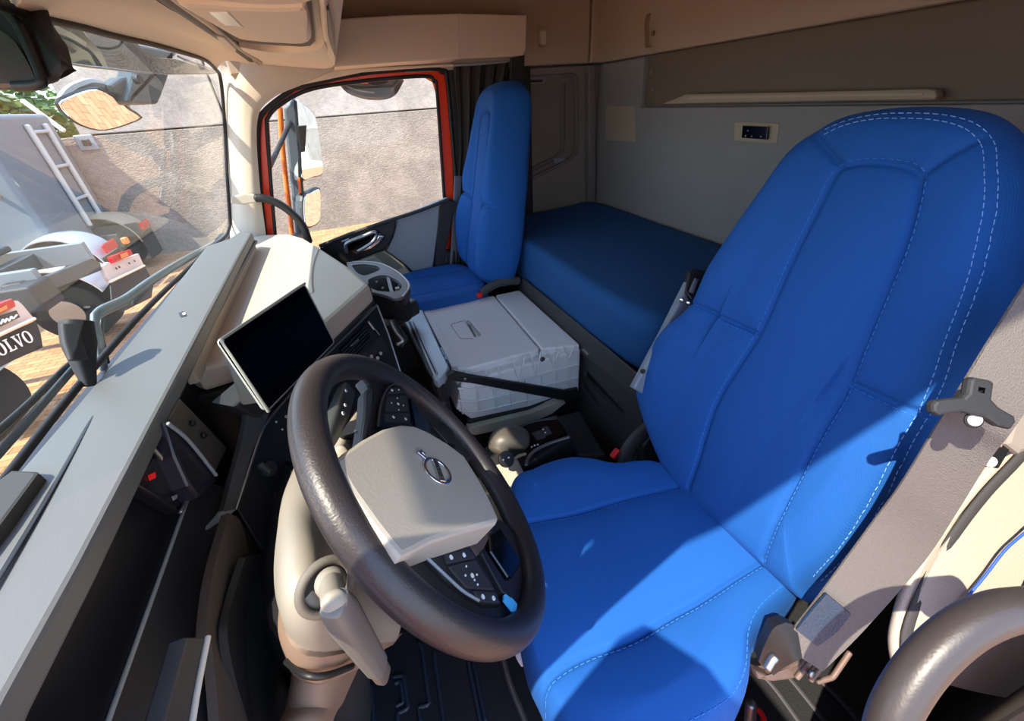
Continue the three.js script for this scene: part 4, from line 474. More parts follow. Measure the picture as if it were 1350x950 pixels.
{ // column cover, beige shroud and stalks
  const t = thing('steering_column', 'beige steering column shroud under the wheel with dark base', 'steering column', [-0.2, 0.5, -0.4]);
  mesh('shroud', sheet([[[-0.26,0.6275,-0.7808], [-0.2,0.7656,-0.5869], [-0.15,0.766,-0.5087], [-0.12,0.5741,-0.5368]], [[-0.25,0.6796,-0.6443], [-0.2,0.8012,-0.5021], [-0.15,0.8209,-0.4095], [-0.12,0.6515,-0.4134]], [[-0.25,0.6813,-0.5537], [-0.19,0.8313,-0.4148], [-0.14,0.865,-0.3311], [-0.12,0.5712,-0.4158]], [[-0.25,0.6739,-0.4837], [-0.19,0.8282,-0.3631], [-0.14,0.863,-0.2909], [-0.12,0.511,-0.4175]], [[-0.26,0.619,-0.4582], [-0.2,0.7861,-0.3494], [-0.15,0.8302,-0.2803], [-0.13,0.4594,-0.4284]], [[-0.28,0.5131,-0.4709], [-0.22,0.6964,-0.3665], [-0.17,0.7524,-0.2989], [-0.15,0.3896,-0.4528]]], { th: 0.012, out: [1, 0.2, 0.3], nu: 40, nv: 40 }), mat(0x8f897b, 0.5), t, 'beige shroud');
  const ring = mesh('stalk_socket', (() => { const g = new THREE.TorusGeometry(0.027, 0.005, 10, 30); g.lookAt(new THREE.Vector3(0.5, 0.35, 0.8)); const c = [-0.125,0.8844,-0.2831]; g.translate(...c); return g; })(), mat(0x6b665c, 0.6), t);
  mesh('socket_hole', disc([-0.128,0.8744,-0.2899], [0.5, 0.35, 0.8], 0.026, 0.004), M.black, t);
  mesh('tilt_joint', (() => { const g = new THREE.SphereGeometry(0.015, 20, 14); g.translate(...[-0.115,0.9057,-0.2711]); return g; })(), mat(0x8f897b, 0.5), t);
  mesh('lower_cover', sheet([[[-0.27,0.5958,-0.4729], [-0.21,0.7541,-0.3628], [-0.165,0.7685,-0.2885], [-0.14,0.3578,-0.4746]], [[-0.28,0.5627,-0.4538], [-0.22,0.7247,-0.3488], [-0.175,0.736,-0.2937], [-0.15,0.4373,-0.424]], [[-0.29,0.501,-0.4386], [-0.23,0.6688,-0.3449], [-0.19,0.6872,-0.3042], [-0.17,0.5666,-0.3554]], [[-0.3,0.4482,-0.4429], [-0.24,0.6246,-0.3521], [-0.21,0.6225,-0.3303], [-0.19,0.5276,-0.3765]]], { th: 0.012, out: [1, 0, 0.3], nu: 30, nv: 24 }), mat(0x8a7462, 0.55), t, 'tan lower shroud');
  mesh('lower_seam', sweep(smoothLine([[-0.225,0.7144,-0.3177], [-0.19,0.7497,-0.2756], [-0.17,0.7377,-0.2707], [-0.155,0.6792,-0.2961]], 3), 0.004), M.black, t);
  mesh('gaiter', sheet([[[-0.3,0.4554,-0.4377], [-0.24,0.6117,-0.3508], [-0.21,0.6053,-0.3344], [-0.2,0.488,-0.391]], [[-0.31,0.4479,-0.3909], [-0.26,0.5728,-0.3269], [-0.23,0.5739,-0.3141], [-0.23,0.4837,-0.3499]], [[-0.32,0.4386,-0.3494], [-0.28,0.534,-0.3043], [-0.25,0.5479,-0.2885], [-0.25,0.4802,-0.3149]], [[-0.4, 0.05, -0.5], [-0.36, 0.03, -0.47], [-0.34, 0.03, -0.42], [-0.36, 0.03, -0.37]]], { th: 0.012, out: [1, 0, 0.3], nu: 24, nv: 30 }), mat(0x7d6858, 0.55), t, 'tan column base cover');
  mesh('side_cover', sheet([[[-0.3,0.6015,-0.8566], [-0.25,0.6911,-0.7069], [-0.22,0.7166,-0.6178]], [[-0.31,0.6097,-0.6691], [-0.26,0.6944,-0.5649], [-0.22,0.734,-0.4953]], [[-0.31,0.6066,-0.5501], [-0.27,0.677,-0.477], [-0.23,0.71,-0.4222]], [[-0.32,0.5486,-0.4918], [-0.28,0.6214,-0.4319], [-0.24,0.655,-0.385]], [[-0.33,0.4556,-0.463], [-0.3,0.5118,-0.4216], [-0.26,0.5543,-0.38]]], { th: 0.01, out: [0.8, 0, 0.5], nu: 16, nv: 40 }), mat(0x0e0f10, 0.5), t);
  mesh('recess', sheet([[[-0.3,0.7119,-0.5028], [-0.33,0.5828,-0.6059], [-0.33,0.5021,-0.6303]], [[-0.31,0.7071,-0.4405], [-0.35,0.5443,-0.5421], [-0.35,0.4121,-0.6021]], [[-0.31,0.7039,-0.3931], [-0.36,0.4854,-0.4966], [-0.36,0.3259,-0.5406]], [[-0.32,0.6366,-0.3598], [-0.37,0.4079,-0.4462], [-0.37,0.252,-0.4972]], [[-0.33,0.5365,-0.3242], [-0.38,0.3302,-0.3957], [-0.38,0.2289,-0.427]]], { th: 0.01, out: [1, 0, 0.2], nu: 20, nv: 30 }), mat(0x09090a, 0.75), t);
  mesh('shaft', sweep([[0.0, 0.85, -0.395], [-0.1, 0.79, -0.4], [-0.22, 0.68, -0.4]], 0.05), M.black, t);
  mesh('column_core', sweep([[-0.17, 0.72, -0.42], [-0.24, 0.5, -0.45], [-0.33, 0.1, -0.47]], 0.07), M.blackSoft, t);
}
{ // stalks
  const a = thing('column_stalk', 'grey control stalk below the wheel pointing at the camera with stepped square end', 'stalk', [-0.11,0.9137,-0.2513]);
  const e = [-0.1386,0.5639,-0.3204], s = [-0.1,0.947,-0.2233], lerp = (k) => s.map((v, i) => v + (e[i] - v) * k);
  mesh('arm', sweep([s, lerp(0.4), lerp(0.8)], (q) => 0.0152 - 0.003 * Math.max(0, 0.12 - q) / 0.12, { square: 4, flat: 0.8, dome: 0.3, up: [0.5, 0.7, 0.4], radial: 28, n: 40 }), mat(0x6e6c66, 0.5), a);
  mesh('end_cap', sweep([lerp(0.78), e], 0.0132, { square: 4, flat: 0.75, dome: 0.1, up: [0.5, 0.7, 0.4], radial: 28 }), mat(0x6a5f58, 0.5), a, 'stepped end cap');
  mesh('neck', sweep([[-0.115,0.9056,-0.2728], s], 0.011), mat(0x8f897b, 0.5), a);
  const b = thing('wiper_stalk', 'dark green grey stalk with white symbols seen through the upper gap of the wheel', 'stalk', [-0.12,0.8654,-0.576]);
  const bs = [-0.12,0.8758,-0.5083], be = [-0.12,0.7651,-0.8177];
  mesh('arm', sweep([[-0.12,0.8976,-0.4753],[-0.12,0.8658,-0.5654],[-0.12,0.7651,-0.8177]], (q) => 0.017 + 0.002 * q, { square: 4, flat: 0.8, dome: 0.2, up: [0.9, 0.4, 0], radial: 28 }), mat(0x3f4542, 0.5), b);
  for (const c of [[-0.1,0.8667,-0.6206],[-0.1,0.8854,-0.5725],[-0.1,0.8539,-0.6846]]) mesh('symbol', disc(c, [0.9, 0.35, 0.2], 0.0032, 0.002, 14, 0.0004), M.symbol, b);
  const c = thing('indicator_stalk', 'beige stalk with a black switch block right behind the wheel spoke', 'stalk', [-0.09,0.8909,-0.495]);
  mesh('arm', sweep([[-0.09,0.9447,-0.4067],[-0.09,0.8892,-0.5057],[-0.09,0.7817,-0.6989]], 0.012, { square: 3.5, flat: 0.8, dome: 0.4, up: [0.9, 0.4, 0], radial: 24 }), mat(0x9b9382, 0.5), c);
  const k = mesh('switch_block', plate([[-0.07,0.9538,-0.431],[-0.07,0.9012,-0.5265],[-0.07,0.841,-0.5899],[-0.07,0.9126,-0.465]], 0.02, [0.9, 0.4, 0.1], { bevel: 0.002 }), M.black, c);
  mesh('switch_face', plate([[-0.066,0.964,-0.4203],[-0.066,0.9411,-0.4583],[-0.066,0.9148,-0.4843],[-0.066,0.9418,-0.4398]], 0.004, [0.9, 0.4, 0.1], { bevel: 0.001 }), M.lightGrey, k);
}
// ---------- between the seats ----------
{ // grey cool box on its pull-out drawer
  const t = thing('cool_box', 'grey plastic cool box with flat lid and recessed grip between the two seats', 'cool box', [0.41, 0.3, -1.33]);
  const lid = mesh('lid', plate([[0.1943,0.55,-1.612],[0.4973,0.55,-1.6137],[0.4897,0.55,-1.0957],[0.19,0.55,-1.0993]], 0.03, [0, 1, 0], { bevel: 0.006, round: 0.015, holes: [[[0.3027,0.55,-1.4347],[0.3298,0.55,-1.4389],[0.3402,0.55,-1.2893],[0.3201,0.55,-1.274],[0.2977,0.55,-1.2793]]] }), M.cooler, t, 'flat grey lid');
  mesh('grip_well', plate([[0.2845,0.51,-1.5218],[0.3636,0.51,-1.5351],[0.3625,0.51,-1.322],[0.2711,0.51,-1.3302]], 0.008, [0, 1, 0]), M.lightGrey, lid);
  mesh('grip_wall', plate([...[[0.3035,0.548,-1.4385],[0.2985,0.548,-1.2827]], ...[[0.3257,0.52,-1.342],[0.3333,0.52,-1.4978]]], 0.004, [1, 0.3, 0], { bevel: 0 }), M.grey, lid);
  mesh('grip_line', sweep([[0.3099,0.5505,-1.4372],[0.2573,0.5505,-1.4321],[0.248,0.5505,-1.4263],[0.2473,0.5505,-1.4052],[0.2534,0.5505,-1.3014],[0.2967,0.5505,-1.2757]], 0.0012, { tension: 0 }), M.grey, lid);
  mesh('rear_lid', plate([[0.5048,0.55,-1.6142],[0.6236,0.55,-1.6103],[0.6299,0.55,-1.0581],[0.4956,0.55,-1.0956]], 0.03, [0, 1, 0], { bevel: 0.006, round: 0.012 }), M.cooler, t);
  const b = mesh('body', [plate([[0.19, 0.522, -1.065], [0.637, 0.522, -1.065], ...[[0.6364,0.3002,-1.065],[0.5663,0.3024,-1.065],[0.2129,0.3385,-1.065],[0.1565,0.4164,-1.065]]], 0.52, [0, 0, 1], { bevel: 0.008 })], M.cooler, t, 'ribbed grey box side');
  for (const q of [[[0.2733,0.5485,-1.06],[0.287,0.4675,-1.06],[0.3016,0.4757,-1.06]], [[0.3189,0.5466,-1.06],[0.3291,0.4698,-1.06],[0.3439,0.4781,-1.06]], [[0.3716,0.5552,-1.06],[0.3913,0.4591,-1.06],[0.4165,0.5603,-1.06]], [[0.4391,0.5599,-1.06],[0.456,0.4613,-1.06],[0.4763,0.5614,-1.06]], [[0.5023,0.557,-1.06],[0.5284,0.4784,-1.06],[0.5464,0.5537,-1.06]], [[0.5702,0.5532,-1.06],[0.5863,0.497,-1.06],[0.6065,0.5524,-1.06]]]) mesh('rib', sweep(q, 0.0035, { tension: 0 }), M.cooler, b);
  for (const q of [[[0.1733,0.5062,-1.06],[0.2663,0.4811,-1.06],[0.6278,0.4644,-1.06]], [[0.1663,0.4569,-1.06],[0.261,0.4298,-1.06],[0.6266,0.4061,-1.06]], [[0.1656,0.4135,-1.06],[0.2561,0.3832,-1.06],[0.6218,0.3537,-1.06]]]) mesh('rib', sweep(q, 0.0035), M.cooler, b);
  for (const q of [[[0.1782,0.5045,-1.06],[0.1741,0.3965,-1.06]], [[0.2349,0.4917,-1.06],[0.2321,0.371,-1.06]], [[0.2935,0.4784,-1.06],[0.2949,0.3688,-1.06]], [[0.3549,0.4744,-1.06],[0.3561,0.364,-1.06]], [[0.4152,0.4712,-1.06],[0.4191,0.3592,-1.06]], [[0.477,0.4679,-1.06],[0.4807,0.3552,-1.06]], [[0.5344,0.4665,-1.06],[0.5407,0.3524,-1.06]], [[0.5838,0.4645,-1.06],[0.589,0.3576,-1.06]]]) mesh('rib', sweep(q, 0.003), M.cooler, b);
  mesh('screw', disc([0.4805,0.5331,-1.058], [0, 0, 1], 0.009, 0.005, 14), M.charcoal, b);
  mesh('corner_cap', plate([...[[0.189,0.545,-1.1802],[0.2136,0.545,-1.1896],[0.2134,0.545,-1.1005],[0.1764,0.545,-1.0704],[0.1635,0.545,-1.1008]]], 0.03, [0, 1, 0], { bevel: 0.004 }), M.lightGrey, t);
  mesh('control_strip', plate([[0.1696,0.552,-1.6208],[0.1969,0.552,-1.6228],[0.2036,0.552,-1.1193],[0.1743,0.552,-1.1289]], 0.03, [0, 1, 0], { bevel: 0.003 }), M.cooler, t);
  const k = mesh('button_plate', plate([[0.1549,0.556,-1.2628],[0.1724,0.556,-1.2656],[0.1767,0.556,-1.1679],[0.1638,0.556,-1.1482],[0.1517,0.556,-1.1647]], 0.006, [0, 1, 0], { bevel: 0.0015, round: 0.008 }), mat(0x5d82ad, 0.4, null, 0), t, 'small blue grey button plate');
  for (const q of [[0.1612,0.557,-1.2404],[0.1629,0.557,-1.2002],[0.1657,0.557,-1.1665]]) mesh('button', disc(q, [0, 1, 0], 0.006, 0.003, 12, 0.001), M.dark, k);
}
{
  const t = thing('drawer', 'silver grey pull-out drawer front with black rails carrying the cool box', 'drawer', [0.15, 0.25, -1.3]);
  const f = mesh('drawer_front', plate([[0.075,0.575,-1.5183],[0.1148,0.575,-1.5819],[0.135,0.575,-1.5871],[0.1644,0.575,-1.571],[0.1621,0.575,-1.0976],[0.133,0.575,-1.0505],[0.109,0.575,-1.0309],[0.1007,0.575,-1.0484]], 0.03, [0, 1, 0], { bevel: 0.005 }), M.drawer, t, 'silver grey drawer front');
  mesh('slot', plate([[0.0899,0.577,-1.4839],[0.0994,0.577,-1.4861],[0.1044,0.577,-1.0755],[0.0951,0.577,-1.0662]], 0.004, [0, 1, 0], { bevel: 0 }), M.black, f);
  mesh('slot_lip', sweep([[0.1091,0.579,-1.4694],[0.1162,0.579,-1.0711]], 0.004), M.steel, f);
  mesh('drawer_face', plate([...[[0.1113,0.56,-1.0523],[0.1655,0.56,-1.1204]], [0.1519,0.5023,-1.04], [0.1095,0.4739,-1.03]], 0.03, [0, 0, 1], { bevel: 0.004 }), M.dark, t);
  mesh('drawer_nose', plate([[0.1, 0.55, -1.03], [0.08, 0.55, -1.52], [0.1, 0.25, -1.52], [0.12, 0.25, -1.03]], 0.03, [-1, 0, 0], { bevel: 0.004 }), M.black, t);
  mesh('strut', plate([[0.1426,0.5814,-1.045],[0.1655,0.5859,-1.045],[0.2169,0.5546,-1.045],[0.5647,0.3728,-1.045],[0.6196,0.3649,-1.045],[0.624,0.3303,-1.045],[0.5621,0.3263,-1.045],[0.2132,0.525,-1.045],[0.1462,0.5564,-1.045]], 0.014, [0, 0, 1], { bevel: 0.003 }), M.black, t, 'black slanting strut');
  mesh('strut_rivet', disc([0.1979,0.5492,-1.044], [0, 0, 1], 0.006, 0.006, 12), M.steel, t);
  mesh('lower_rail', plate([[0.186,0.3614,-1.05],[0.426,0.3351,-1.05],[0.6263,0.3482,-1.05],[0.6274,0.3143,-1.05],[0.5683,0.2977,-1.05],[0.4939,0.2987,-1.05],[0.1847,0.3295,-1.05]], 0.02, [0, 0, 1], { bevel: 0.003 }), M.black, t);
  mesh('tray_lip', plate([[0.1986,0.3081,-1.03],[0.3843,0.2813,-1.03],[0.5032,0.292,-1.03],[0.5606,0.3268,-1.03],[0.5255,0.3432,-1.03],[0.417,0.332,-1.03],[0.1816,0.3514,-1.03],[0.1737,0.333,-1.03]], 0.03, [0, 0.3, 1], { bevel: 0.004 }), mat(0xa09c90, 0.5), t, 'pale tray lip');
  mesh('tray', plate([[0.2, 0.26, -1.07], [0.62, 0.26, -1.07], [0.62, 0.26, -1.58], [0.2, 0.26, -1.58]], 0.23, [0, 1, 0]), M.black, t);
}
{ // selector console between driver seat and cool box
  const t = thing('selector_console', 'low black gear selector console with bright edge beside the driver seat', 'gear selector', [0.32, 0.3, -0.78]);
  mesh('base', plate([[0.1778,0.44,-0.8345],[0.3299,0.44,-0.8824],[0.4463,0.44,-0.8747],[0.4426,0.44,-0.7625],[0.2825,0.44,-0.7157],[0.1781,0.44,-0.7397]], 0.3, [0, 1, 0], { bevel: 0.01 }), M.blackSoft, t);
  const pn = mesh('top_panel', plate([[0.309,0.455,-0.8553],[0.3468,0.455,-0.8601],[0.4278,0.455,-0.8487],[0.4263,0.455,-0.7708],[0.3127,0.455,-0.7557],[0.2839,0.455,-0.7497]], 0.02, [0, 1, 0], { bevel: 0.003 }), M.gloss, t);
  mesh('edge_strip', sweep(smoothLine([[0.2648,0.456,-0.7051],[0.2785,0.456,-0.7261],[0.3075,0.456,-0.7441],[0.3596,0.456,-0.7526],[0.4208,0.456,-0.7512]], 4), 0.005, { flat: 0.7 }), M.steel, t);
  mesh('rim_strip', sweep(smoothLine([[0.2885,0.456,-0.8417],[0.3142,0.456,-0.8554],[0.3585,0.456,-0.8571],[0.4241,0.456,-0.8414]], 4), 0.005, { flat: 0.7 }), M.dark, t);
  for (const q of [[[0.3288,0.458,-0.8133],[0.361,0.458,-0.8125],[0.3595,0.458,-0.7777],[0.3301,0.458,-0.7778]], [[0.3652,0.458,-0.8215],[0.3847,0.458,-0.8196],[0.3827,0.458,-0.7843],[0.3602,0.458,-0.7843]]]) mesh('switch', plate(q, 0.006, [0, 1, 0], { bevel: 0.001 }), M.dark, pn);
  for (const q of [[0.3647,0.459,-0.8096],[0.3653,0.459,-0.7949],[0.3045,0.459,-0.7585],[0.3149,0.459,-0.7603],[0.3241,0.459,-0.7593]]) mesh('mark', disc(q, [0, 1, 0], 0.003, 0.001, 10, 0.0003), M.symbol, pn);
  mesh('blue_button', box([0.2971,0.459,-0.8379], [0.016, 0.008, 0.02], 0.003), mat(0x3d7fc0, 0.4, null, 0), pn);
  const kn = mesh('selector_knob', sweep([[0.2902,0.475,-0.7843], [0.2578,0.49,-0.7895], [0.2265,0.495,-0.7853], [0.2067,0.48,-0.772]], (q) => 0.024 + 0.016 * Math.sin(Math.PI * (0.25 + q * 0.6)), { flat: 0.75, up: [0, 1, 0], radial: 24, n: 24 }), mat(0x4b4740, 0.45), t, 'rounded gear selector knob');
  const kb = mesh('knob_face', disc([0.2111,0.495,-0.7147], [0.15, 0.65, 0.75], 0.022, 0.008), M.black, kn);
  for (const q of [[0.1985,0.512,-0.7005],[0.214,0.512,-0.702]]) mesh('mark', disc(q, [0.15, 0.65, 0.75], 0.0025, 0.004, 8, 0.0003), M.symbol, kb);
  mesh('side_tray', plate([[0.1916,0.447,-0.7506],[0.2541,0.447,-0.7464],[0.252,0.447,-0.6762],[0.1884,0.447,-0.6587]], 0.05, [0, 1, 0], { bevel: 0.004 }), mat(0xb0a797, 0.6), t, 'pale paper coloured tray');
  mesh('floor_tunnel', box([0.36, 0.12, -0.95], [0.5, 0.22, 0.24], 0.02), M.black, t);
  mesh('rear_step', plate([[0.4927,0.34,-0.9655],[0.5816,0.34,-0.9594],[0.5479,0.34,-0.733],[0.4618,0.34,-0.7729]], 0.3, [0, 1, 0], { bevel: 0.01 }), M.blackSoft, t);
}
{ // cup holder on the dashboard flank
  const t = thing('cup_holder', 'black cup holder tray with pale rim at the end of the dashboard', 'cup holder', [0.05, 0.7, -1.5]);
  const rimO = [[-0.0801,0.8,-1.6565],[-0.0263,0.8,-1.6436],[0.0379,0.8,-1.5848],[0.084,0.8,-1.4736],[0.1104,0.8,-1.3422],[0.1053,0.8,-1.2639],[0.0746,0.8,-1.2071],[0.0503,0.8,-1.2016],[0.0217,0.8,-1.2565],[-0.026,0.8,-1.3106],[-0.0661,0.8,-1.4689]];
  const h1 = [[-0.0646,0.8,-1.618],[-0.0148,0.8,-1.6022],[0.0317,0.8,-1.5504],[0.0403,0.8,-1.4996],[0.0081,0.8,-1.4752],[-0.0248,0.8,-1.4611],[-0.0483,0.8,-1.5085]], h2 = [[-0.0172,0.8,-1.4242],[0.0268,0.8,-1.4473],[0.0583,0.8,-1.4205],[0.0793,0.8,-1.3602],[0.0911,0.8,-1.3007],[0.073,0.8,-1.2614],[0.0442,0.8,-1.264],[0.0062,0.8,-1.2924],[-0.0186,0.8,-1.3418]];
  mesh('rim', plate(rimO, 0.01, [0, 1, 0], { bevel: 0.002, holes: [h1, h2], round: 0.03, roundHoles: 0.02 }), mat(0x4c4f52, 0.5), t, 'grey rim');
  mesh('rim_edge', sweep(smoothLine([[-0.0773,0.801,-1.6467],[-0.0265,0.801,-1.6355],[0.0374,0.801,-1.577],[0.0833,0.801,-1.4665],[0.1078,0.801,-1.3409],[0.1039,0.801,-1.2691],[0.0754,0.801,-1.2107]], 3), 0.003, { flat: 0.5 }), M.lightGrey, t, 'bright rim edge');
  mesh('divider', plate([[0.048,0.795,-1.4328],[0.0589,0.795,-1.4347],[0.0545,0.795,-1.2779],[0.0423,0.795,-1.278]], 0.03, [0, 1, 0], { bevel: 0.002 }), M.grey, t);
  mesh('well', plate([[-0.0828,0.76,-1.7247],[0.039,0.76,-1.6615],[0.1057,0.76,-1.4165],[0.0816,0.76,-1.3102],[0.021,0.76,-1.3584],[-0.042,0.76,-1.4385],[-0.0769,0.76,-1.5896]], 0.1, [0, 1, 0], { bevel: 0.006, smooth: 3 }), mat(0x0c0c0d, 0.95), t);
  mesh('outer_wall', sheet([[[0.0507,0.79,-1.2389],[0.0828,0.79,-1.2276],[0.1097,0.79,-1.2879],[0.1138,0.79,-1.3605]], [[0.0472,0.72,-1.3296],[0.082,0.72,-1.3172],[0.1107,0.72,-1.3793],[0.1145,0.72,-1.4543]]], { th: 0.008, out: [1, 0, 0.5], nv: 6 }), M.dark, t);
  mesh('clip', plate([[0.0634,0.8,-1.2808], [0.0757,0.8,-1.2808], [0.0728,0.74,-1.3508], [0.0597,0.74,-1.351]], 0.008, [0.2, 0, 1], { bevel: 0.002 }), M.lightGrey, t);
  for (const q of [[0.0128,0.765,-1.4725],[0.0269,0.765,-1.4013],[0.0688,0.765,-1.3774],[0.0376,0.765,-1.3364],[0.0816,0.765,-1.3931]]) mesh('stud', disc(q, [0, 1, 0], 0.005, 0.004, 10, 0.001), M.lightGrey, t);
  mesh('support', plate([[0.0159,0.68,-1.4849],[0.115,0.68,-1.5085],[0.1386,0.68,-1.4397],[0.0435,0.68,-1.3689]], 0.06, [0, 1, 0], { bevel: 0.01 }), M.black, t);
}
{ const t = thing('side_grip', 'bent bright grip on the dark dashboard flank beside the drawer', 'handle', [0.031,0.6661,-1.259]);
  mesh('bar', sweep([[0.022,0.6929,-1.2809],[0.0297,0.6618,-1.2565],[0.0423,0.6392,-1.2362],[0.0428,0.6326,-1.2315],[0.0235,0.6251,-1.233]], 0.008, { tension: 0.1, up: [0, 0, 1], flat: 0.7 }), M.steel, t);
  mesh('mount', plate([[0.0171,0.6865,-1.3161],[0.0366,0.6852,-1.3084],[0.0604,0.6233,-1.2569],[0.036,0.6004,-1.2494],[0.0185,0.6083,-1.261]], 0.02, [0.3, 0.3, 0.8]), M.black, t);
}
{ // upright strap guide with latch behind the driver seat
  const t = thing('belt_guide', 'long grey plastic bar with black latch leaning between driver seat and bunk', 'belt guide', [0.5589,0.6575,-0.625]);
  mesh('bar', plate([[0.5589,0.6575,-0.625], [0.5278,0.6871,-0.6185], [0.6139,0.8022,-0.6563], [0.6865,0.9103,-0.6812], [0.7189,0.8884,-0.6546], [0.6791,0.8289,-0.6523], [0.6092,0.7455,-0.6437]], 0.02, [-0.8, 0.3, 0.4], { bevel: 0.005 }), mat(0x6f7c88, 0.5), t);
  const l = mesh('latch_head', plate([[0.6742,0.8948,-0.6683],[0.6957,0.9327,-0.6873],[0.7095,0.9393,-0.6872],[0.7375,0.9314,-0.6719],[0.7047,0.8897,-0.6542],[0.6837,0.876,-0.6519]], 0.025, [-0.8, 0.3, 0.4], { bevel: 0.004 }), M.black, t, 'black latch head');
  mesh('latch_button', plate([[0.6695,0.9028,-0.6502],[0.6903,0.9281,-0.6606],[0.6975,0.9246,-0.6557],[0.6783,0.8993,-0.6447]], 0.01, [-0.8, 0.3, 0.4], { bevel: 0.003 }), mat(0x5a636e, 0.4), l);
  for (const q of [[0.6556,0.8834,-0.6542],[0.6685,0.8766,-0.6449]]) mesh('rivet', disc(q, [-0.8, 0.3, 0.4], 0.005, 0.006, 10), M.chrome, t);
  mesh('foot_bolt', disc([0.5594,0.7214,-0.6379], [-0.8, 0.3, 0.4], 0.006, 0.006, 10), M.black, t);
}
// ---------- near side: belt, grab handle, padded cloth ----------
{
  const t = thing('seat_belt', 'wide grey seat belt webbing running down beside the driver seat with black tongue', 'seat belt', [0.5181,0.6095,-0.1236]);
  mesh('webbing', sheet([[[0.6307,1.1324,-0.1708],[0.6884,1.0962,-0.1254]], [[0.5947,1.0606,-0.1585],[0.6439,1.0254,-0.1167]], [[0.5637,0.9919,-0.1467],[0.616,0.96,-0.1061]], [[0.5749,0.9454,-0.1483],[0.6233,0.9087,-0.1058]], [[0.5667,0.8596,-0.1419],[0.6182,0.8199,-0.0962]], [[0.5538,0.7764,-0.139],[0.6081,0.7292,-0.0871]], [[0.4957,0.6552,-0.1253],[0.5472,0.6107,-0.0763]], [[0.4485,0.564,-0.116],[0.4985,0.5256,-0.0718]]], { th: 0.003, out: [-0.3, 0.5, 0.8], nu: 6, nv: 60 }), M.web, t, 'wide grey webbing');
  const tg = mesh('tongue', plate([[0.498,1.0126,-0.1396],[0.5027,1.0162,-0.1404],[0.5131,1.0168,-0.1373],[0.5293,1.0171,-0.1318],[0.5347,1.0206,-0.1324],[0.5404,1.032,-0.1384],[0.5445,1.0337,-0.1381],[0.5595,1.0301,-0.1304],[0.5616,1.0274,-0.1277],[0.5554,1.014,-0.1206],[0.5599,1.0072,-0.1142],[0.5726,0.9985,-0.1037],[0.5725,0.9932,-0.1001],[0.5656,0.9871,-0.0983],[0.5549,0.9905,-0.1043],[0.5443,0.999,-0.114],[0.5242,1.005,-0.1251],[0.5017,1.0032,-0.1317],[0.497,1.0068,-0.1359]], 0.01, [-0.4, 0.5, 0.75], { bevel: 0.003, holes: [[[0.5437,1.0285,-0.1348],[0.5553,1.0258,-0.1289],[0.5502,1.0163,-0.124],[0.5394,1.019,-0.1297]]] }), M.dark, t, 'black belt tongue with square slot');
  mesh('stop_button', (() => { const g = new THREE.TorusGeometry(0.0075, 0.0014, 8, 24); const c = [0.5415,0.9926,-0.1194]; g.lookAt(new THREE.Vector3(-0.45, 0.5, 0.74)); g.translate(...c); return g; })(), M.black, t);
  mesh('stop_cap', disc([0.5428,0.9919,-0.1197], [-0.45, 0.5, 0.74], 0.007, 0.003, 20), M.lightGrey, t);
  mesh('label_patch', sheet([[[0.4953,0.6745,-0.1198],[0.5205,0.6477,-0.0924]], [[0.4783,0.6363,-0.1181],[0.5091,0.6114,-0.09]], [[0.4648,0.5996,-0.1162],[0.4884,0.5765,-0.0918]]], { th: 0.004, out: [-0.3, 0.5, 0.8], nu: 4, nv: 10 }), mat(0x2c3e52, 0.35, leatherT, 0.0006), t, 'shiny blue black label patch');
  mesh('anchor_cover', sheet([[[0.4565,0.6045,-0.1289],[0.4693,0.5957,-0.1183],[0.4663,0.5565,-0.0919]], [[0.4369,0.5979,-0.1311],[0.4492,0.5803,-0.1145],[0.4543,0.5533,-0.0939]], [[0.4244,0.5656,-0.1256],[0.435,0.5489,-0.1102],[0.444,0.5343,-0.0968]], [[0.4157,0.5324,-0.118],[0.4239,0.5217,-0.1077],[0.4326,0.513,-0.0986]]], { th: 0.02, out: [-0.3, 0.6, 0.7], nu: 10, nv: 12 }), M.black, t);
  mesh('anchor_hook', sweep([[0.4064,0.5605,-0.1029],[0.4156,0.5696,-0.106],[0.421,0.5731,-0.1066]], 0.006), M.steel, t);
  const br = mesh('anchor_bracket', plate([[0.4141,0.5083,-0.1145],[0.434,0.4977,-0.1001],[0.4549,0.5056,-0.0984],[0.4846,0.5161,-0.0954],[0.5139,0.5369,-0.0997],[0.5468,0.5503,-0.0976],[0.5763,0.5638,-0.0968],[0.5535,0.5343,-0.0841],[0.5363,0.523,-0.0822],[0.5185,0.5138,-0.082],[0.4847,0.4975,-0.0823],[0.4659,0.4925,-0.0854],[0.4367,0.4913,-0.0947],[0.415,0.4959,-0.1055]], 0.02, [-0.2, 0.5, 0.85], { bevel: 0.004 }), mat(0x5a4a42, 0.5), t, 'brown grey anchor bracket');
  for (const q of [[[0.4662,0.5077,-0.0832],[0.4915,0.5274,-0.0882],[0.5053,0.5356,-0.0891]], [[0.4854,0.5033,-0.0735],[0.5018,0.5165,-0.0769],[0.5172,0.5298,-0.0809]], [[0.4948,0.5007,-0.0683],[0.5189,0.5052,-0.0631],[0.553,0.5355,-0.0724]]]) mesh('bracket_fin', sweep(q, 0.004, { tension: 0.1 }), mat(0x6b564a, 0.5), br);
  mesh('bracket_bolt', disc([0.4795,0.5259,-0.0786], [-0.2, 0.5, 0.85], 0.006, 0.006, 10), M.steel, br);
}
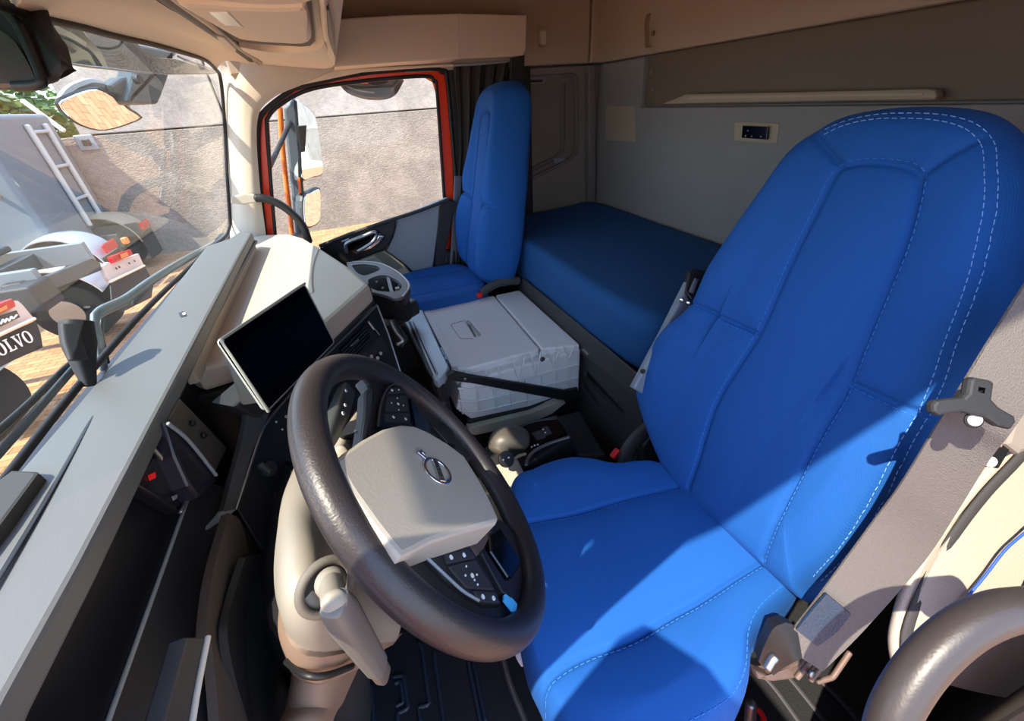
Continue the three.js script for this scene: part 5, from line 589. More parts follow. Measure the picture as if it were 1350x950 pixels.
{
  const t = thing('grab_handle', 'thick dark curved grab handle at the lower right beside the open door', 'grab handle', [0.3646,0.883,-0.013]);
  mesh('grip', sweep(smoothLine([[0.4765,0.9086,0.0081],[0.4462,0.9095,-0.0031],[0.4241,0.9077,-0.0095],[0.3972,0.8996,-0.0132],[0.3702,0.8854,-0.0127],[0.3442,0.8662,-0.0083],[0.3204,0.842,0.0003],[0.3052,0.8183,0.0116]], 3), 0.0165, { radial: 24, n: 80 }), mat(0x3a3432, 0.4), t);
  mesh('grip_base', sweep([[0.521,0.9031,0.0211],[0.4835,0.9028,0.0082]], 0.026), M.black, t);
}
{
  const t = thing('padded_cloth', 'cream padded cloth panel with dark edge binding and blue piping behind the grab handle', 'padded cloth', [0.6818,0.6198,-0.0485]);
  mesh('main_panel', sheet([[[0.8884,0.839,-0.1297],[0.9137,0.7791,-0.079]], [[0.7983,0.8002,-0.1149],[0.859,0.7564,-0.0632]], [[0.7087,0.7561,-0.1026],[0.7622,0.7339,-0.0685],[0.8279,0.711,-0.0296]], [[0.6347,0.6962,-0.0801],[0.7063,0.6776,-0.0423],[0.8016,0.6529,0.0083]], [[0.5943,0.6242,-0.0503],[0.6702,0.6006,-0.0073],[0.7867,0.5743,0.0517]], [[0.5958,0.5598,-0.0238],[0.6513,0.5323,0.0148],[0.7695,0.5006,0.0781]]].map((r) => r), { th: 0.02, out: [-0.3, 0.4, 0.85], nu: 16, nv: 30 }), mat(0xb0a798, 0.85, feltT, 0.0005), t, 'cream padded face');
  mesh('edge_binding', sweep(smoothLine([[0.8528,0.8628,-0.127],[0.8043,0.8223,-0.1156],[0.7454,0.7815,-0.1076],[0.6876,0.7342,-0.0947],[0.6345,0.682,-0.0766],[0.5937,0.6289,-0.0538],[0.5794,0.5954,-0.0353]], 4), 0.008, { flat: 0.5, up: [-0.3, 0.4, 0.85] }), mat(0x3c3b3c, 0.8, feltT, 0.0005), t, 'dark edge binding');
  mesh('outer_roll', sweep(smoothLine([[0.8674,0.8614,-0.14],[0.8124,0.8202,-0.1303],[0.7453,0.7741,-0.1215],[0.686,0.7255,-0.1082],[0.6347,0.6717,-0.0884],[0.5945,0.6124,-0.0609],[0.5831,0.5778,-0.0408],[0.5849,0.5415,-0.0147]], 4), 0.013, { flat: 0.7 }), mat(0xb0a798, 0.85, feltT, 0.0005), t);
  mesh('piping', sweep(smoothLine([[0.8223,0.7796,-0.0605],[0.7638,0.7464,-0.0576],[0.7306,0.7268,-0.0555],[0.6973,0.7001,-0.0484],[0.6522,0.6641,-0.039],[0.6131,0.6215,-0.0228]], 4), 0.0017), mat(0x1f4fb0, 0.6, null, 0), t, 'thin blue piping');
}
{ const t = thing('pillar_guide', 'grey plastic belt outlet at the right edge beside the belt tongue', 'belt outlet', [0.705,0.9182,-0.122]);
  mesh('cover', plate([[0.7157,0.9538,-0.1432],[0.7683,0.9786,-0.1423],[0.7757,0.9135,-0.0941],[0.6998,0.8862,-0.1014],[0.6864,0.8984,-0.1147],[0.6997,0.9185,-0.1241]], 0.03, [-0.5, 0.4, 0.75], { bevel: 0.006 }), mat(0x8b847c, 0.6), t);
  mesh('tab', plate([[0.6655,0.918,-0.1229],[0.6803,0.9202,-0.1193],[0.6683,0.9035,-0.1119],[0.6552,0.9099,-0.1209]], 0.012, [-0.5, 0.4, 0.75], { bevel: 0.002 }), mat(0x9b8678, 0.6), t);
  mesh('clip', disc([0.6586,0.884,-0.1143], [-0.5, 0.4, 0.75], 0.007, 0.008, 14), M.white, t);
  mesh('bracket', plate([[0.6595,0.8852,-0.1211],[0.7031,0.9149,-0.1268],[0.7197,0.9098,-0.1174],[0.6784,0.8692,-0.1034]], 0.01, [-0.5, 0.4, 0.75]), M.black, t);
}
structure('trim_9', [plate([[0.33, -0.3, 0.05], [1.2, -0.3, 0.05], [1.2, 0.9, 0.05], [0.62, 0.9, 0.05], [0.5, 0.5, 0.05], [0.4, 0.0, 0.05]], 0.05, [0, 0, -1], { bevel: 0.01 })], mat(0x3a3230, 0.6));
{ const t = thing('seat_valve', 'small steel air valve with red collar on the floor under the driver seat edge', 'valve', [0.5445,0.12,-0.1154]);
  mesh('stem', sweep([[0.5372,0.16,-0.1236], [0.5309,0.12,-0.107], [0.5296,0.06,-0.0887]], 0.012), M.steel, t);
  mesh('collar', (() => { const g = new THREE.TorusGeometry(0.016, 0.006, 8, 24); g.rotateX(1.3); g.translate(...[0.5479,0.12,-0.1084]); return g; })(), M.red, t);
}
for (const q of [[[0.6817,0.004,-0.1931],[0.6917,0.004,-0.1449],[0.6874,0.004,-0.0594]], [[0.7444,0.004,-0.1668],[0.7453,0.004,-0.1142],[0.744,0.004,-0.0362]], [[0.8114,0.004,-0.1035],[0.8169,0.004,-0.0598],[0.8162,0.004,-0.0064]]]) mesh('floor_strip', sweep(q, 0.006, { flat: 0.5, up: [0, 1, 0] }), mat(0x3b3c40, 0.6), floor);
{ // rubber mat on the driver's floor with raised key pattern
  const t = thing('floor_mat', 'dark blue black rubber floor mat with raised key pattern below the wheel', 'floor mat', [-0.1, 0, -0.5]);
  mesh('mat_sheet', plate([[-0.3731,0.008,-0.4361],[-0.3129,0.008,-0.5712],[-0.1993,0.008,-0.6627],[0.0504,0.008,-0.5567],[0.1108,0.008,-0.4692],[0.1197,0.008,-0.2924],[0.091,0.008,-0.2325]], 0.006, [0, 1, 0]), mat(0x10151f, 0.5, grainT, 0.0002), t);
  const ribs = [[[-0.1382,0.011,-0.5973],[-0.1315,0.011,-0.5862],[-0.1379,0.011,-0.4489],[-0.1646,0.011,-0.4533],[-0.1665,0.011,-0.4019]], [[-0.1024,0.011,-0.5578],[-0.1109,0.011,-0.41],[-0.1106,0.011,-0.3789]], [[-0.2163,0.011,-0.5444],[-0.1907,0.011,-0.5374],[-0.1904,0.011,-0.4624],[-0.2175,0.011,-0.4621],[-0.2191,0.011,-0.4235]], [[-0.2143,0.011,-0.5291],[-0.2004,0.011,-0.5269],[-0.1995,0.011,-0.4794],[-0.2172,0.011,-0.4784]], [[-0.2763,0.011,-0.546],[-0.2756,0.011,-0.4468]], [[-0.328,0.011,-0.5675],[-0.3046,0.011,-0.5649],[-0.3013,0.011,-0.4968],[-0.3205,0.011,-0.4887]], [[-0.3248,0.011,-0.5538],[-0.3134,0.011,-0.5491],[-0.3118,0.011,-0.5094]], [[-0.0182,0.011,-0.5028],[-0.0257,0.011,-0.3748],[-0.0275,0.011,-0.3446]], [[-0.0045,0.011,-0.4971],[-0.0139,0.011,-0.3621]], [[-0.3597,0.011,-0.5375],[-0.3591,0.011,-0.4812]]];
  for (const q of ribs) mesh('rib', sweep(q, 0.006, { tension: 0, flat: 0.9, up: [0, 1, 0] }), mat(0x1c2635, 0.45, null, 0), t);
}
// ---------- overhead and far side fittings ----------
{
  const t = thing('overhead_console', 'beige overhead storage console above the windscreen with reading lamp and flap', 'overhead console', [-0.06, 1.5, -1.2]);
  mesh('body', plate([[-0.19, 1.457, -0.3], ...[[-0.194,1.4576,-1.9653],[-0.1855,1.4567,-2.0772],[-0.0973,1.4473,-2.0912],[0.0372,1.4329,-2.0272],[0.063,1.4301,-1.9328],[0.0682,1.4296,-1.7766]], [0.062, 1.43, -0.3]], 0.5, [0, -1, 0], { bevel: 0.008 }), M.beige, t);
  mesh('end_rim', sheet([[[-0.1563,1.4395,-1.365],[-0.1078,1.4343,-1.4183],[-0.0462,1.4278,-1.4004],[0.0142,1.4213,-1.2855],[0.0313,1.4195,-1.1618]], [[-0.1858,1.4527,-1.8524],[-0.1367,1.4475,-1.9445],[-0.0656,1.4399,-1.9685],[0.0312,1.4295,-1.9056],[0.0594,1.4265,-1.7308]]], { th: 0.02, out: [0, -1, -0.3], nu: 24, nv: 6 }), M.beige, t);
  mesh('flap_gap', plate([[-0.1892,1.4511,-0.9184],[-0.1243,1.4442,-0.8767],[-0.0517,1.4364,-0.8301],[0.0188,1.4288,-0.7848],[0.0163,1.4291,-1.0171],[0.0143,1.4293,-1.2019],[0.0016,1.4307,-1.2974],[-0.0211,1.4331,-1.33],[-0.1062,1.4422,-1.3548],[-0.1573,1.4477,-1.3408]], 0.012, [0, -1, 0], { bevel: 0 }), mat(0x4d3f33, 0.7), t);
  const fl = mesh('storage_flap', plate([[-0.1597,1.4339,-0.8423],[-0.0938,1.4268,-0.8298],[-0.0349,1.4205,-0.8014],[0.0048,1.4163,-0.7645],[0.0101,1.4157,-0.7714],[0.0111,1.4156,-0.9101],[0.0098,1.4157,-1.0535],[0.0009,1.4167,-1.1275],[-0.0188,1.4188,-1.1552],[-0.091,1.4265,-1.1757],[-0.1355,1.4313,-1.1646]], 0.03, [0, -1, 0], { bevel: 0.01, round: 0.02 }), M.beige, t, 'rounded beige storage flap');
  mesh('upper_flap', plate([[-0.1428,1.422,-0.6379],[-0.1317,1.4208,-0.7183],[-0.0876,1.4161,-0.723],[-0.0383,1.4108,-0.713],[0.0094,1.4057,-0.6772],[0.0263,1.4039,-0.6409],[0.0319,1.4033,-0.6142],[0.0305,1.4035,-0.5077]], 0.04, [0, -1, 0], { bevel: 0.01, round: 0.03 }), M.beige, t);
  const lp = mesh('reading_lamp', plate([[-0.1231,1.4284,-0.8668],[-0.0983,1.4258,-0.8529],[-0.0981,1.4258,-0.9685],[-0.123,1.4284,-0.9748]], 0.008, [0, -1, 0], { bevel: 0.001 }), mat(0xf2f6ee, 0.25, null, 0), t, 'pale reading lamp lens');
  mesh('lamp_frame', plate([[-0.1245,1.4293,-0.8612],[-0.0962,1.4263,-0.8478],[-0.0963,1.4263,-0.9884],[-0.128,1.4297,-0.9992]], 0.008, [0, -1, 0], { bevel: 0.001 }), M.beige, lp);
  mesh('side_rim', plate([[0.0264,1.422,-0.7341],[0.0364,1.4209,-0.7278],[0.049,1.4196,-0.9796],[0.0626,1.4181,-1.5244],[0.0594,1.4185,-1.731],[0.0346,1.4211,-1.3543],[0.0275,1.4219,-0.9952]], 0.03, [0, -1, 0], { bevel: 0.006 }), M.beige, t);
  mesh('side_grille', plate([[0.0352,1.417,-0.7815],[0.0382,1.4167,-0.7796],[0.0473,1.4157,-1.0406],[0.0555,1.4149,-1.3983],[0.0447,1.416,-1.2103],[0.0379,1.4167,-1.0477]], 0.01, [0, -1, 0], { bevel: 0.001 }), M.black, t, 'dark side grille');
}
{ const t = thing('blind_rail', 'dark sun blind rail with beige slider running along the windscreen header', 'blind rail', [-0.206,1.46,-1.4517]);
  mesh('groove', sweep([[-0.1859,1.455,-0.866],[-0.1863,1.455,-0.9318],[-0.1868,1.455,-1.1335],[-0.1885,1.455,-1.4367],[-0.1951,1.455,-1.8768]], 0.009, { flat: 0.5, up: [0, 1, 0] }), M.black, t);
  mesh('rail', sweep([[-0.1581,1.448,-0.8183],[-0.1617,1.448,-0.8998],[-0.1622,1.448,-1.0919],[-0.1666,1.448,-1.3889],[-0.167,1.448,-1.8523]], 0.007), mat(0x9a8874, 0.4), t);
  mesh('slider', plate([[-0.17,1.438,-1.175],[-0.1593,1.438,-1.1984],[-0.1699,1.438,-1.4057],[-0.1887,1.438,-1.5009],[-0.1952,1.438,-1.3979]], 0.012, [0, -1, 0], { bevel: 0.003 }), M.beige, t, 'beige slider');
}
{ const t = thing('interior_mirror', 'large black plastic mirror housing hanging at the upper left corner of the windscreen', 'mirror', [-0.365,1.4092,-0.9012]);
  mesh('housing', sheet([[[-0.4094,1.4922,-0.9747],[-0.3732,1.4809,-0.9542],[-0.3395,1.4609,-0.9285],[-0.3233,1.442,-0.9097]], [[-0.407,1.4524,-0.9245],[-0.3611,1.4451,-0.9034],[-0.3306,1.4344,-0.8854],[-0.3128,1.4203,-0.8693]], [[-0.4134,1.4085,-0.8859],[-0.3623,1.4051,-0.8658],[-0.3264,1.3985,-0.8486],[-0.3097,1.3881,-0.8355]], [[-0.421,1.3748,-0.8612],[-0.376,1.3676,-0.8405],[-0.331,1.3672,-0.8245],[-0.3082,1.3741,-0.8214]], [[-0.4338,1.3576,-0.865],[-0.3876,1.3519,-0.845],[-0.3446,1.3517,-0.8298],[-0.32,1.3569,-0.8249]], [[-0.446,1.3538,-0.8831],[-0.3981,1.3498,-0.8636],[-0.3586,1.3507,-0.8505],[-0.3381,1.3537,-0.8455]]], { th: 0.02, out: [0.3, 0, 0.9], nu: 24, nv: 30 }), M.blackSoft, t);
  mesh('front_bezel', sweep(smoothLine([[-0.3583,1.4388,-0.8777],[-0.3439,1.4152,-0.8563],[-0.337,1.3855,-0.8331],[-0.3333,1.3577,-0.8123],[-0.3419,1.3507,-0.8105],[-0.368,1.3508,-0.8196]], 4), 0.006), M.black, t);
  mesh('inner_face', sheet([[[-0.3953,1.4234,-0.8836],[-0.3702,1.4133,-0.8679],[-0.3555,1.3997,-0.8532]], [[-0.4053,1.3817,-0.8542],[-0.3687,1.3793,-0.8398],[-0.3444,1.3735,-0.8272]], [[-0.4151,1.3574,-0.8444],[-0.3737,1.3547,-0.8281],[-0.3429,1.3543,-0.8171]]], { th: 0.01, out: [0.3, 0, 0.9], nu: 10, nv: 10 }), mat(0x3c332e, 0.4), t);
}
{ const t = thing('pillar_grip', 'black curved entry grip on the far windscreen pillar above the dashboard', 'grab handle', [-0.3043,0.9926,-1.99]);
  mesh('grip', sweep(smoothLine([[-0.3548,1.0218,-1.98],[-0.3237,1.0148,-1.98],[-0.2772,0.9847,-1.98],[-0.2407,0.9366,-1.98],[-0.2211,0.8859,-1.98],[-0.2198,0.823,-1.98]], 4), 0.016, { radial: 18 }), M.black, t);
  mesh('mount', plate([[-0.449,1.0321,-2.01],[-0.3965,1.0398,-2.01],[-0.3462,1.0246,-2.01],[-0.3492,1.0012,-2.01],[-0.4181,0.9986,-2.01],[-0.4579,1.01,-2.01]], 0.02, [0.3, 0, 1], { bevel: 0.005 }), M.cream, t, 'cream grip mount');
}
{ // gathered dark curtain beside the far seat
  const t = thing('curtain', 'dark gathered fabric curtain hanging behind the far door frame', 'curtain', [0.6044,1.0967,-2]);
  const A = [[0.5514,1.4324,-2.055],[0.548,1.3634,-2.055],[0.5459,1.2509,-2.055],[0.5319,1.0995,-2.055],[0.5015,0.9361,-2.055],[0.4683,0.7577,-2.055],[0.4259,0.5207,-2.055],[0.3919,0.3475,-2.055]], B = [[0.816,1.4335,-2.055],[0.7957,1.3513,-2.055],[0.7569,1.2364,-2.055],[0.7052,1.0831,-2.055],[0.6495,0.9177,-2.055],[0.5974,0.7376,-2.055],[0.5357,0.4988,-2.055],[0.4966,0.3232,-2.055]];
  const rows = A.map((p, j) => Array.from({ length: 44 }, (_, i) => { const f = i / 43; return [p[0] + (B[j][0] - p[0]) * f, p[1] + (B[j][1] - p[1]) * f, -2.069 + 0.009 * Math.sin(f * 30 + j * 0.3) + 0.003 * Math.sin(f * 71 + j)]; }));
  mesh('cloth', sheet(rows, { th: 0.004, out: [0, 0, 1], nu: 130, nv: 40 }), M.curtain, t);
  mesh('strap', plate([[0.7909,1.4397,-1.99],[0.855,1.448,-1.99],[0.8444,1.3037,-1.99],[0.7761,1.3272,-1.99]], 0.02, [0, 0, 1], { bevel: 0.004 }), M.black, t, 'black hanging strap');
  mesh('hem', sweep([[0.5479,1.4266,-2.045],[0.6736,1.4272,-2.045],[0.7903,1.4309,-2.045]], 0.005), M.grey, t);
  mesh('tie', sweep(smoothLine([[0.5327,0.9689,-2.04],[0.5806,0.9494,-2.04],[0.6379,0.932,-2.04]], 3), 0.006), M.black, t);
}
{ const t = thing('belt_strip', 'grey seat belt strip hanging beside the far seat in front of the black door edge', 'seat belt', [0.421,0.6769,-1.95]);
  mesh('webbing', ribbon([[0.5088,0.9976,-2.05],[0.4828,0.8683,-2.05],[0.4538,0.7226,-2.05],[0.4186,0.5665,-2.05]], 0.045, 0.003, [0.5, 0, 0.85]), M.grey, t);
  mesh('guide_loop', sweep(smoothLine([[0.4731,0.8552,-2.05],[0.4332,0.8243,-2.05],[0.4049,0.7688,-2.05],[0.3929,0.6935,-2.05],[0.3853,0.5938,-2.05]], 3), 0.007), mat(0x4d5966, 0.5), t);
  mesh('clip', box([0.5476,0.9582,-2.03], [0.03, 0.012, 0.012], 0.003), M.chrome, t);
}
// ---------- outside ----------
{ // yard: block paving; the blocks nearest the glass are laid one by one
  const brickT = tex(512, (u, v) => { const row = Math.floor(v * 16), x = u * 8 + (row % 2) * 0.5, fx = x - Math.floor(x), fy = v * 16 - row; const joint = fx < 0.04 || fy < 0.07; const id = hash(Math.floor(x) % 8, row), n = vnoise(u * 64, v * 64, 64); return joint ? [120, 84, 58] : [186 + 26 * (id - 0.5) + 16 * (n - 0.5), 134 + 26 * (id - 0.5) + 16 * (n - 0.5), 94 + 22 * (id - 0.5) + 14 * (n - 0.5)]; }, 1 / 1.76, true);
  const yard = structure('floor', (() => { const g = new THREE.BoxGeometry(90, 0.2, 90); uvBox(g); g.translate(-10, -1.57, -8); return g; })(), mat(0xffffff, 0.85, null, 0, { map: brickT }));
  const mats = [0xc08a5c, 0xb58053, 0xc9966a, 0xab774c].map((c) => mat(c, 0.85, feltT, 0.001)), gs = [0.213, 0.207].map((l) => new THREE.BoxGeometry(l, 0.07, 0.1));
  let n = 0; for (let r = 0; r < 60 && n < 290; r++) for (let k = 0; k < 40; k++) { const x = -5.6 + k * 0.22 + (r % 2) * 0.11, z = -3.4 - r * 0.11; const e = (x + 4.1) / 1.55, f = (z + 5.0) / 1.5; if (e * e + f * f > 1 || n >= 290) continue; n++;
    const b = new THREE.Mesh(gs[n % 2], mats[Math.floor(rnd() * 4)]); b.name = 'brick'; b.position.set(x, -1.487 + rnd() * 0.006, z); b.rotation.y = (rnd() - 0.5) * 0.02; b.castShadow = b.receiveShadow = true; yard.add(b); }
}
{ // tall concrete yard wall in cast panels
  const conT = (() => tex(512, (u, v) => { const n = vnoise(u * 8, v * 8, 8) * 0.5 + vnoise(u * 32, v * 40, 32) * 0.3 + vnoise(u * 120, v * 120, 120) * 0.35; const k = 0.84 + 0.26 * (n - 0.5); return [186 * k, 176 * k, 165 * k]; }, 0.4, true))();
  const bumpT = tex(256, (u, v) => vnoise(u * 40, v * 90, 40) * 0.6 + vnoise(u * 100, v * 200, 100) * 0.4, 0.8);
  const smooth = mat(0xffffff, 0.9, bumpT, 0.004, { map: conT }), rough = mat(0xe8e4de, 0.95, bumpT, 0.014, { map: conT });
  const t = thing('yard_wall', 'tall pale concrete yard wall of cast panels outside the side window', 'wall', [0, -1.47, -12.7]);
  for (const [a, b] of [[-14, -7.42], [-7.38, -2.27], [-2.23, 4.4], [4.44, 12], [12.04, 24], [24.04, 44]]) mesh('lower_panel', box([(a + b) / 2, -0.165, -12.65], [b - a, 2.63, 0.3], 0.015), rough, t);
  for (const [a, b] of [[-5.05, -2.27], [-2.23, 4.4], [4.44, 12], [12.04, 24], [24.04, 44]]) mesh('upper_panel', box([(a + b) / 2, 2.85, -12.66], [b - a, 3.34, 0.28], 0.02), smooth, t);
  mesh('joint_core', [box([-1, -0.2, -12.74], [26, 2.5, 0.1], 0.01), box([3.5, 2.7, -12.74], [16.9, 3.5, 0.1], 0.01)], mat(0x6a6055, 0.9), t);
  const m = mesh('wall_fitting', box([-4.9992,1.0408,-12.48], [0.34, 0.3, 0.06], 0.03), M.grey, t, 'small square fitting on the wall');
  mesh('fitting_core', box([-4.9831,1.0417,-12.44], [0.14, 0.12, 0.06], 0.02), M.dark, m);
}
function mirrorPart(name, px, th, out, m, par, label) { return mesh(name, plate(px, th, out, { smooth: 4, bevel: th * 0.3 }), m, par, label); }
{ // far door mirrors
  const t = thing('door_mirror', 'far door mirror unit with two glasses seen through the side window', 'mirror', [-0.2693,0.7943,-2.4]);
  mesh('arm_panel', plate([[-0.1838,1.3198,-2.42],[-0.1328,1.3551,-2.42],[-0.1285,1.3192,-2.42],[-0.1712,1.1398,-2.42],[-0.2238,0.9361,-2.42],[-0.3021,0.6729,-2.42],[-0.3419,0.6799,-2.42],[-0.2673,0.978,-2.42],[-0.22,1.177,-2.42]], 0.06, [0.6, 0, 0.8], { bevel: 0.01 }), mat(0x56636e, 0.4), t, 'blue grey mirror arm cover');
  mesh('arm_edge', plate([[-0.13,1.3539,-2.37],[-0.1172,1.3445,-2.37],[-0.1949,1.0289,-2.37],[-0.218,0.9363,-2.37],[-0.2609,0.8383,-2.37],[-0.2887,0.6846,-2.37],[-0.303,0.6871,-2.37],[-0.2419,0.9394,-2.37],[-0.1807,1.1443,-2.37]], 0.03, [0.6, 0, 0.8], { bevel: 0.004 }), mat(0x2b343c, 0.4), t);
  mesh('deflector', sweep([[-0.201,1.324,-2.45],[-0.2425,1.1772,-2.45],[-0.2828,1.0114,-2.45],[-0.314,0.868,-2.45],[-0.3607,0.6748,-2.45]], 0.012), M.orangeTrim, t, 'orange deflector edge');
  mesh('marker', plate([[-0.2174,1.0327,-2.36],[-0.2046,1.0347,-2.36],[-0.2217,0.967,-2.36],[-0.2341,0.9615,-2.36]], 0.01, [0.6, 0, 0.8], { bevel: 0.001 }), M.orangeTrim, t);
  const a = mirrorPart('upper_housing', [[-0.1339,1.3533,-2.4809],[-0.0978,1.3365,-2.5285],[-0.0643,1.3028,-2.572],[-0.0554,1.2626,-2.5826],[-0.0697,1.1553,-2.5598],[-0.0876,1.0592,-2.5329],[-0.1043,1.016,-2.509],[-0.1478,1.017,-2.4511],[-0.2012,1.0214,-2.38],[-0.1714,1.1395,-2.4237]], 0.05, [0.86, 0, 0.5], mat(0x8b8f8e, 0.4), t);
  mirrorPart('upper_glass', [[-0.1263,1.3436,-2.4673],[-0.0993,1.3286,-2.5029],[-0.069,1.2967,-2.5422],[-0.061,1.2602,-2.5516],[-0.0743,1.1574,-2.5305],[-0.092,1.0626,-2.5037],[-0.1065,1.0266,-2.4831],[-0.1483,1.0253,-2.4274],[-0.1945,1.0294,-2.3659],[-0.1669,1.1404,-2.4065]], 0.006, [0.8, 0.02, 0.6], M.mirror, a, 'tall mirror glass');
  const b = mirrorPart('lower_housing', [[-0.2189,0.9533,-2.3542],[-0.1778,0.9649,-2.4094],[-0.1368,0.9702,-2.4643],[-0.1349,0.9398,-2.4658],[-0.167,0.8335,-2.4194],[-0.1917,0.8013,-2.3855],[-0.2408,0.8043,-2.32],[-0.2477,0.8486,-2.3123]], 0.05, [0.86, 0, 0.5], mat(0x3b4046, 0.4), t);
  mirrorPart('lower_glass', [[-0.2099,0.9469,-2.3427],[-0.1761,0.957,-2.3881],[-0.1424,0.9624,-2.4331],[-0.1407,0.9379,-2.4346],[-0.1695,0.8431,-2.3931],[-0.1927,0.8146,-2.3611],[-0.2347,0.8162,-2.3053],[-0.2387,0.8532,-2.3012]], 0.006, [0.8, 0.02, 0.6], M.mirror, b, 'lower wide mirror glass');
  mesh('mount_arm', [sweep([[-0.1684,1.2731,-2.44], [-0.3, 1.1, -2.13]], 0.01), sweep([[-0.2983,0.7545,-2.42], [-0.3, 0.8, -2.12]], 0.025)], M.dark, t);
  mesh('mirror_block', plate([[-0.1436,1.2492,-2.33],[-0.1046,1.2492,-2.33],[-0.1454,1.1439,-2.33],[-0.1658,1.1427,-2.33]], 0.03, [0.8, 0, 0.6], { bevel: 0.004 }), M.black, t);
}
{ const t = thing('kerb_mirror', 'oval kerb mirror above the far side window', 'mirror', [0.2394,1.411,-2.45]);
  const h = mesh('housing', sheet([[[0.105,1.4168,-2.5],[0.1782,1.4376,-2.5],[0.2888,1.445,-2.5],[0.3625,1.442,-2.5],[0.3891,1.4253,-2.5]], [[0.1033,1.4071,-2.42],[0.1276,1.3702,-2.42],[0.2122,1.3411,-2.42],[0.3088,1.348,-2.42],[0.3747,1.4123,-2.42]]], { th: 0.02, out: [0, -0.8, 0.6], nu: 20, nv: 8 }), mat(0x55504a, 0.4), t);
  mesh('glass', plate([[0.1072,1.4074,-2.4302],[0.1109,1.3811,-2.4499],[0.1331,1.356,-2.4687],[0.187,1.3376,-2.4825],[0.2494,1.334,-2.4852],[0.3152,1.346,-2.4762],[0.3566,1.3747,-2.4547],[0.3714,1.407,-2.4305],[0.3478,1.4254,-2.4167],[0.2404,1.427,-2.4154],[0.1522,1.4224,-2.4189]], 0.006, [0, -0.35, 0.94], { smooth: 3, bevel: 0.001 }), M.mirror, h, 'oval mirror glass');
  mesh('mount_arm', sweep([[0.2409,1.417,-2.45], [0.13, 1.55, -2.3], [0.13, 1.58, -2.12]], 0.02), M.dark, t);
  mesh('dark_mount', plate([[0.2061,1.4071,-2.4],[0.271,1.413,-2.4],[0.3277,1.4104,-2.4],[0.2951,1.3939,-2.4],[0.2364,1.3878,-2.4]], 0.02, [0, -0.35, 0.94], { smooth: 3, bevel: 0.004 }), M.dark, t);
}
{ const t = thing('front_mirror', 'front mirror hanging outside the windscreen from a dark bracket', 'mirror', [-0.66,1.4695,-2.5134]);
  mesh('bracket', plate([[-0.62,1.5613,-2.3722],[-0.62,1.5866,-2.9002],[-0.62,1.5004,-2.6904],[-0.62,1.3878,-2.3631],[-0.62,1.3632,-2.2849],[-0.62,1.3579,-2.0011],[-0.62,1.3685,-1.9772],[-0.62,1.4032,-2.0563],[-0.62,1.4689,-2.2065]], 0.06, [1, 0, 0.4], { bevel: 0.01, round: 0.012 }), mat(0x33403c, 0.5), t, 'dark green grey bracket');
  for (const q of [[[-0.6,1.5136,-2.2125],[-0.6,1.487,-2.2793],[-0.6,1.4804,-2.2528],[-0.6,1.5052,-2.1923]], [[-0.6,1.5059,-2.4042],[-0.6,1.4848,-2.4634],[-0.6,1.4623,-2.3876],[-0.6,1.4822,-2.3477]]]) mesh('bracket_slot', plate(q, 0.01, [1, 0, 0.4], { bevel: 0.001 }), mat(0x6f7d78, 0.5), t);
  mesh('arm', plate([[-0.64,1.4136,-1.9663],[-0.64,1.4408,-2.0924],[-0.64,1.4523,-2.2212],[-0.64,1.4344,-2.2391],[-0.64,1.4084,-2.1115],[-0.64,1.3906,-2.2177],[-0.64,1.3704,-2.1704],[-0.64,1.3735,-2.0725],[-0.64,1.3926,-1.9595]], 0.04, [1, 0, 0.4], { bevel: 0.008 }), mat(0x3a423f, 0.5), t);
  mesh('pivot', disc([-0.6,1.4317,-2.0794], [1, 0, 0.4], 0.014, 0.02), M.black, t);
  const h = mesh('housing', plate([[-0.7218,1.3623,-1.7917],[-0.6865,1.401,-1.833],[-0.656,1.422,-1.9114],[-0.6471,1.4182,-1.9695],[-0.6465,1.3917,-2.0652],[-0.6686,1.3336,-2.1583],[-0.7067,1.3141,-2.0357],[-0.7229,1.3326,-1.8901]], 0.03, [0.81, -0.57, 0.16], { bevel: 0.015, round: 0.03 }), mat(0x8f9a9e, 0.35), t);
  mesh('rim', plate([[-0.714,1.3614,-1.7471],[-0.6949,1.3793,-1.7801],[-0.6714,1.3948,-1.8434],[-0.6522,1.4038,-1.9076],[-0.6507,1.3854,-1.9796],[-0.6553,1.3494,-2.0828],[-0.6576,1.3204,-2.1726],[-0.685,1.3017,-2.1014],[-0.7111,1.2897,-2.0127],[-0.7268,1.2891,-1.9363],[-0.7319,1.3049,-1.8554],[-0.727,1.3299,-1.7923]], 0.012, [1, -0.25, 0.3], { smooth: 2, bevel: 0.003 }), M.black, h);
  mesh('glass', plate([[-0.706,1.3608,-1.7398],[-0.6898,1.375,-1.7709],[-0.6677,1.3903,-1.8279],[-0.6515,1.397,-1.8854],[-0.6483,1.3805,-1.9595],[-0.6538,1.3446,-2.0572],[-0.6552,1.3207,-2.134],[-0.6775,1.3065,-2.0719],[-0.7026,1.2944,-1.9892],[-0.7176,1.2934,-1.9177],[-0.7222,1.3087,-1.841],[-0.7182,1.3314,-1.7818]], 0.006, [1, -0.25, 0.3], { smooth: 2, bevel: 0.001 }), M.mirror, h, 'curved mirror glass');
}
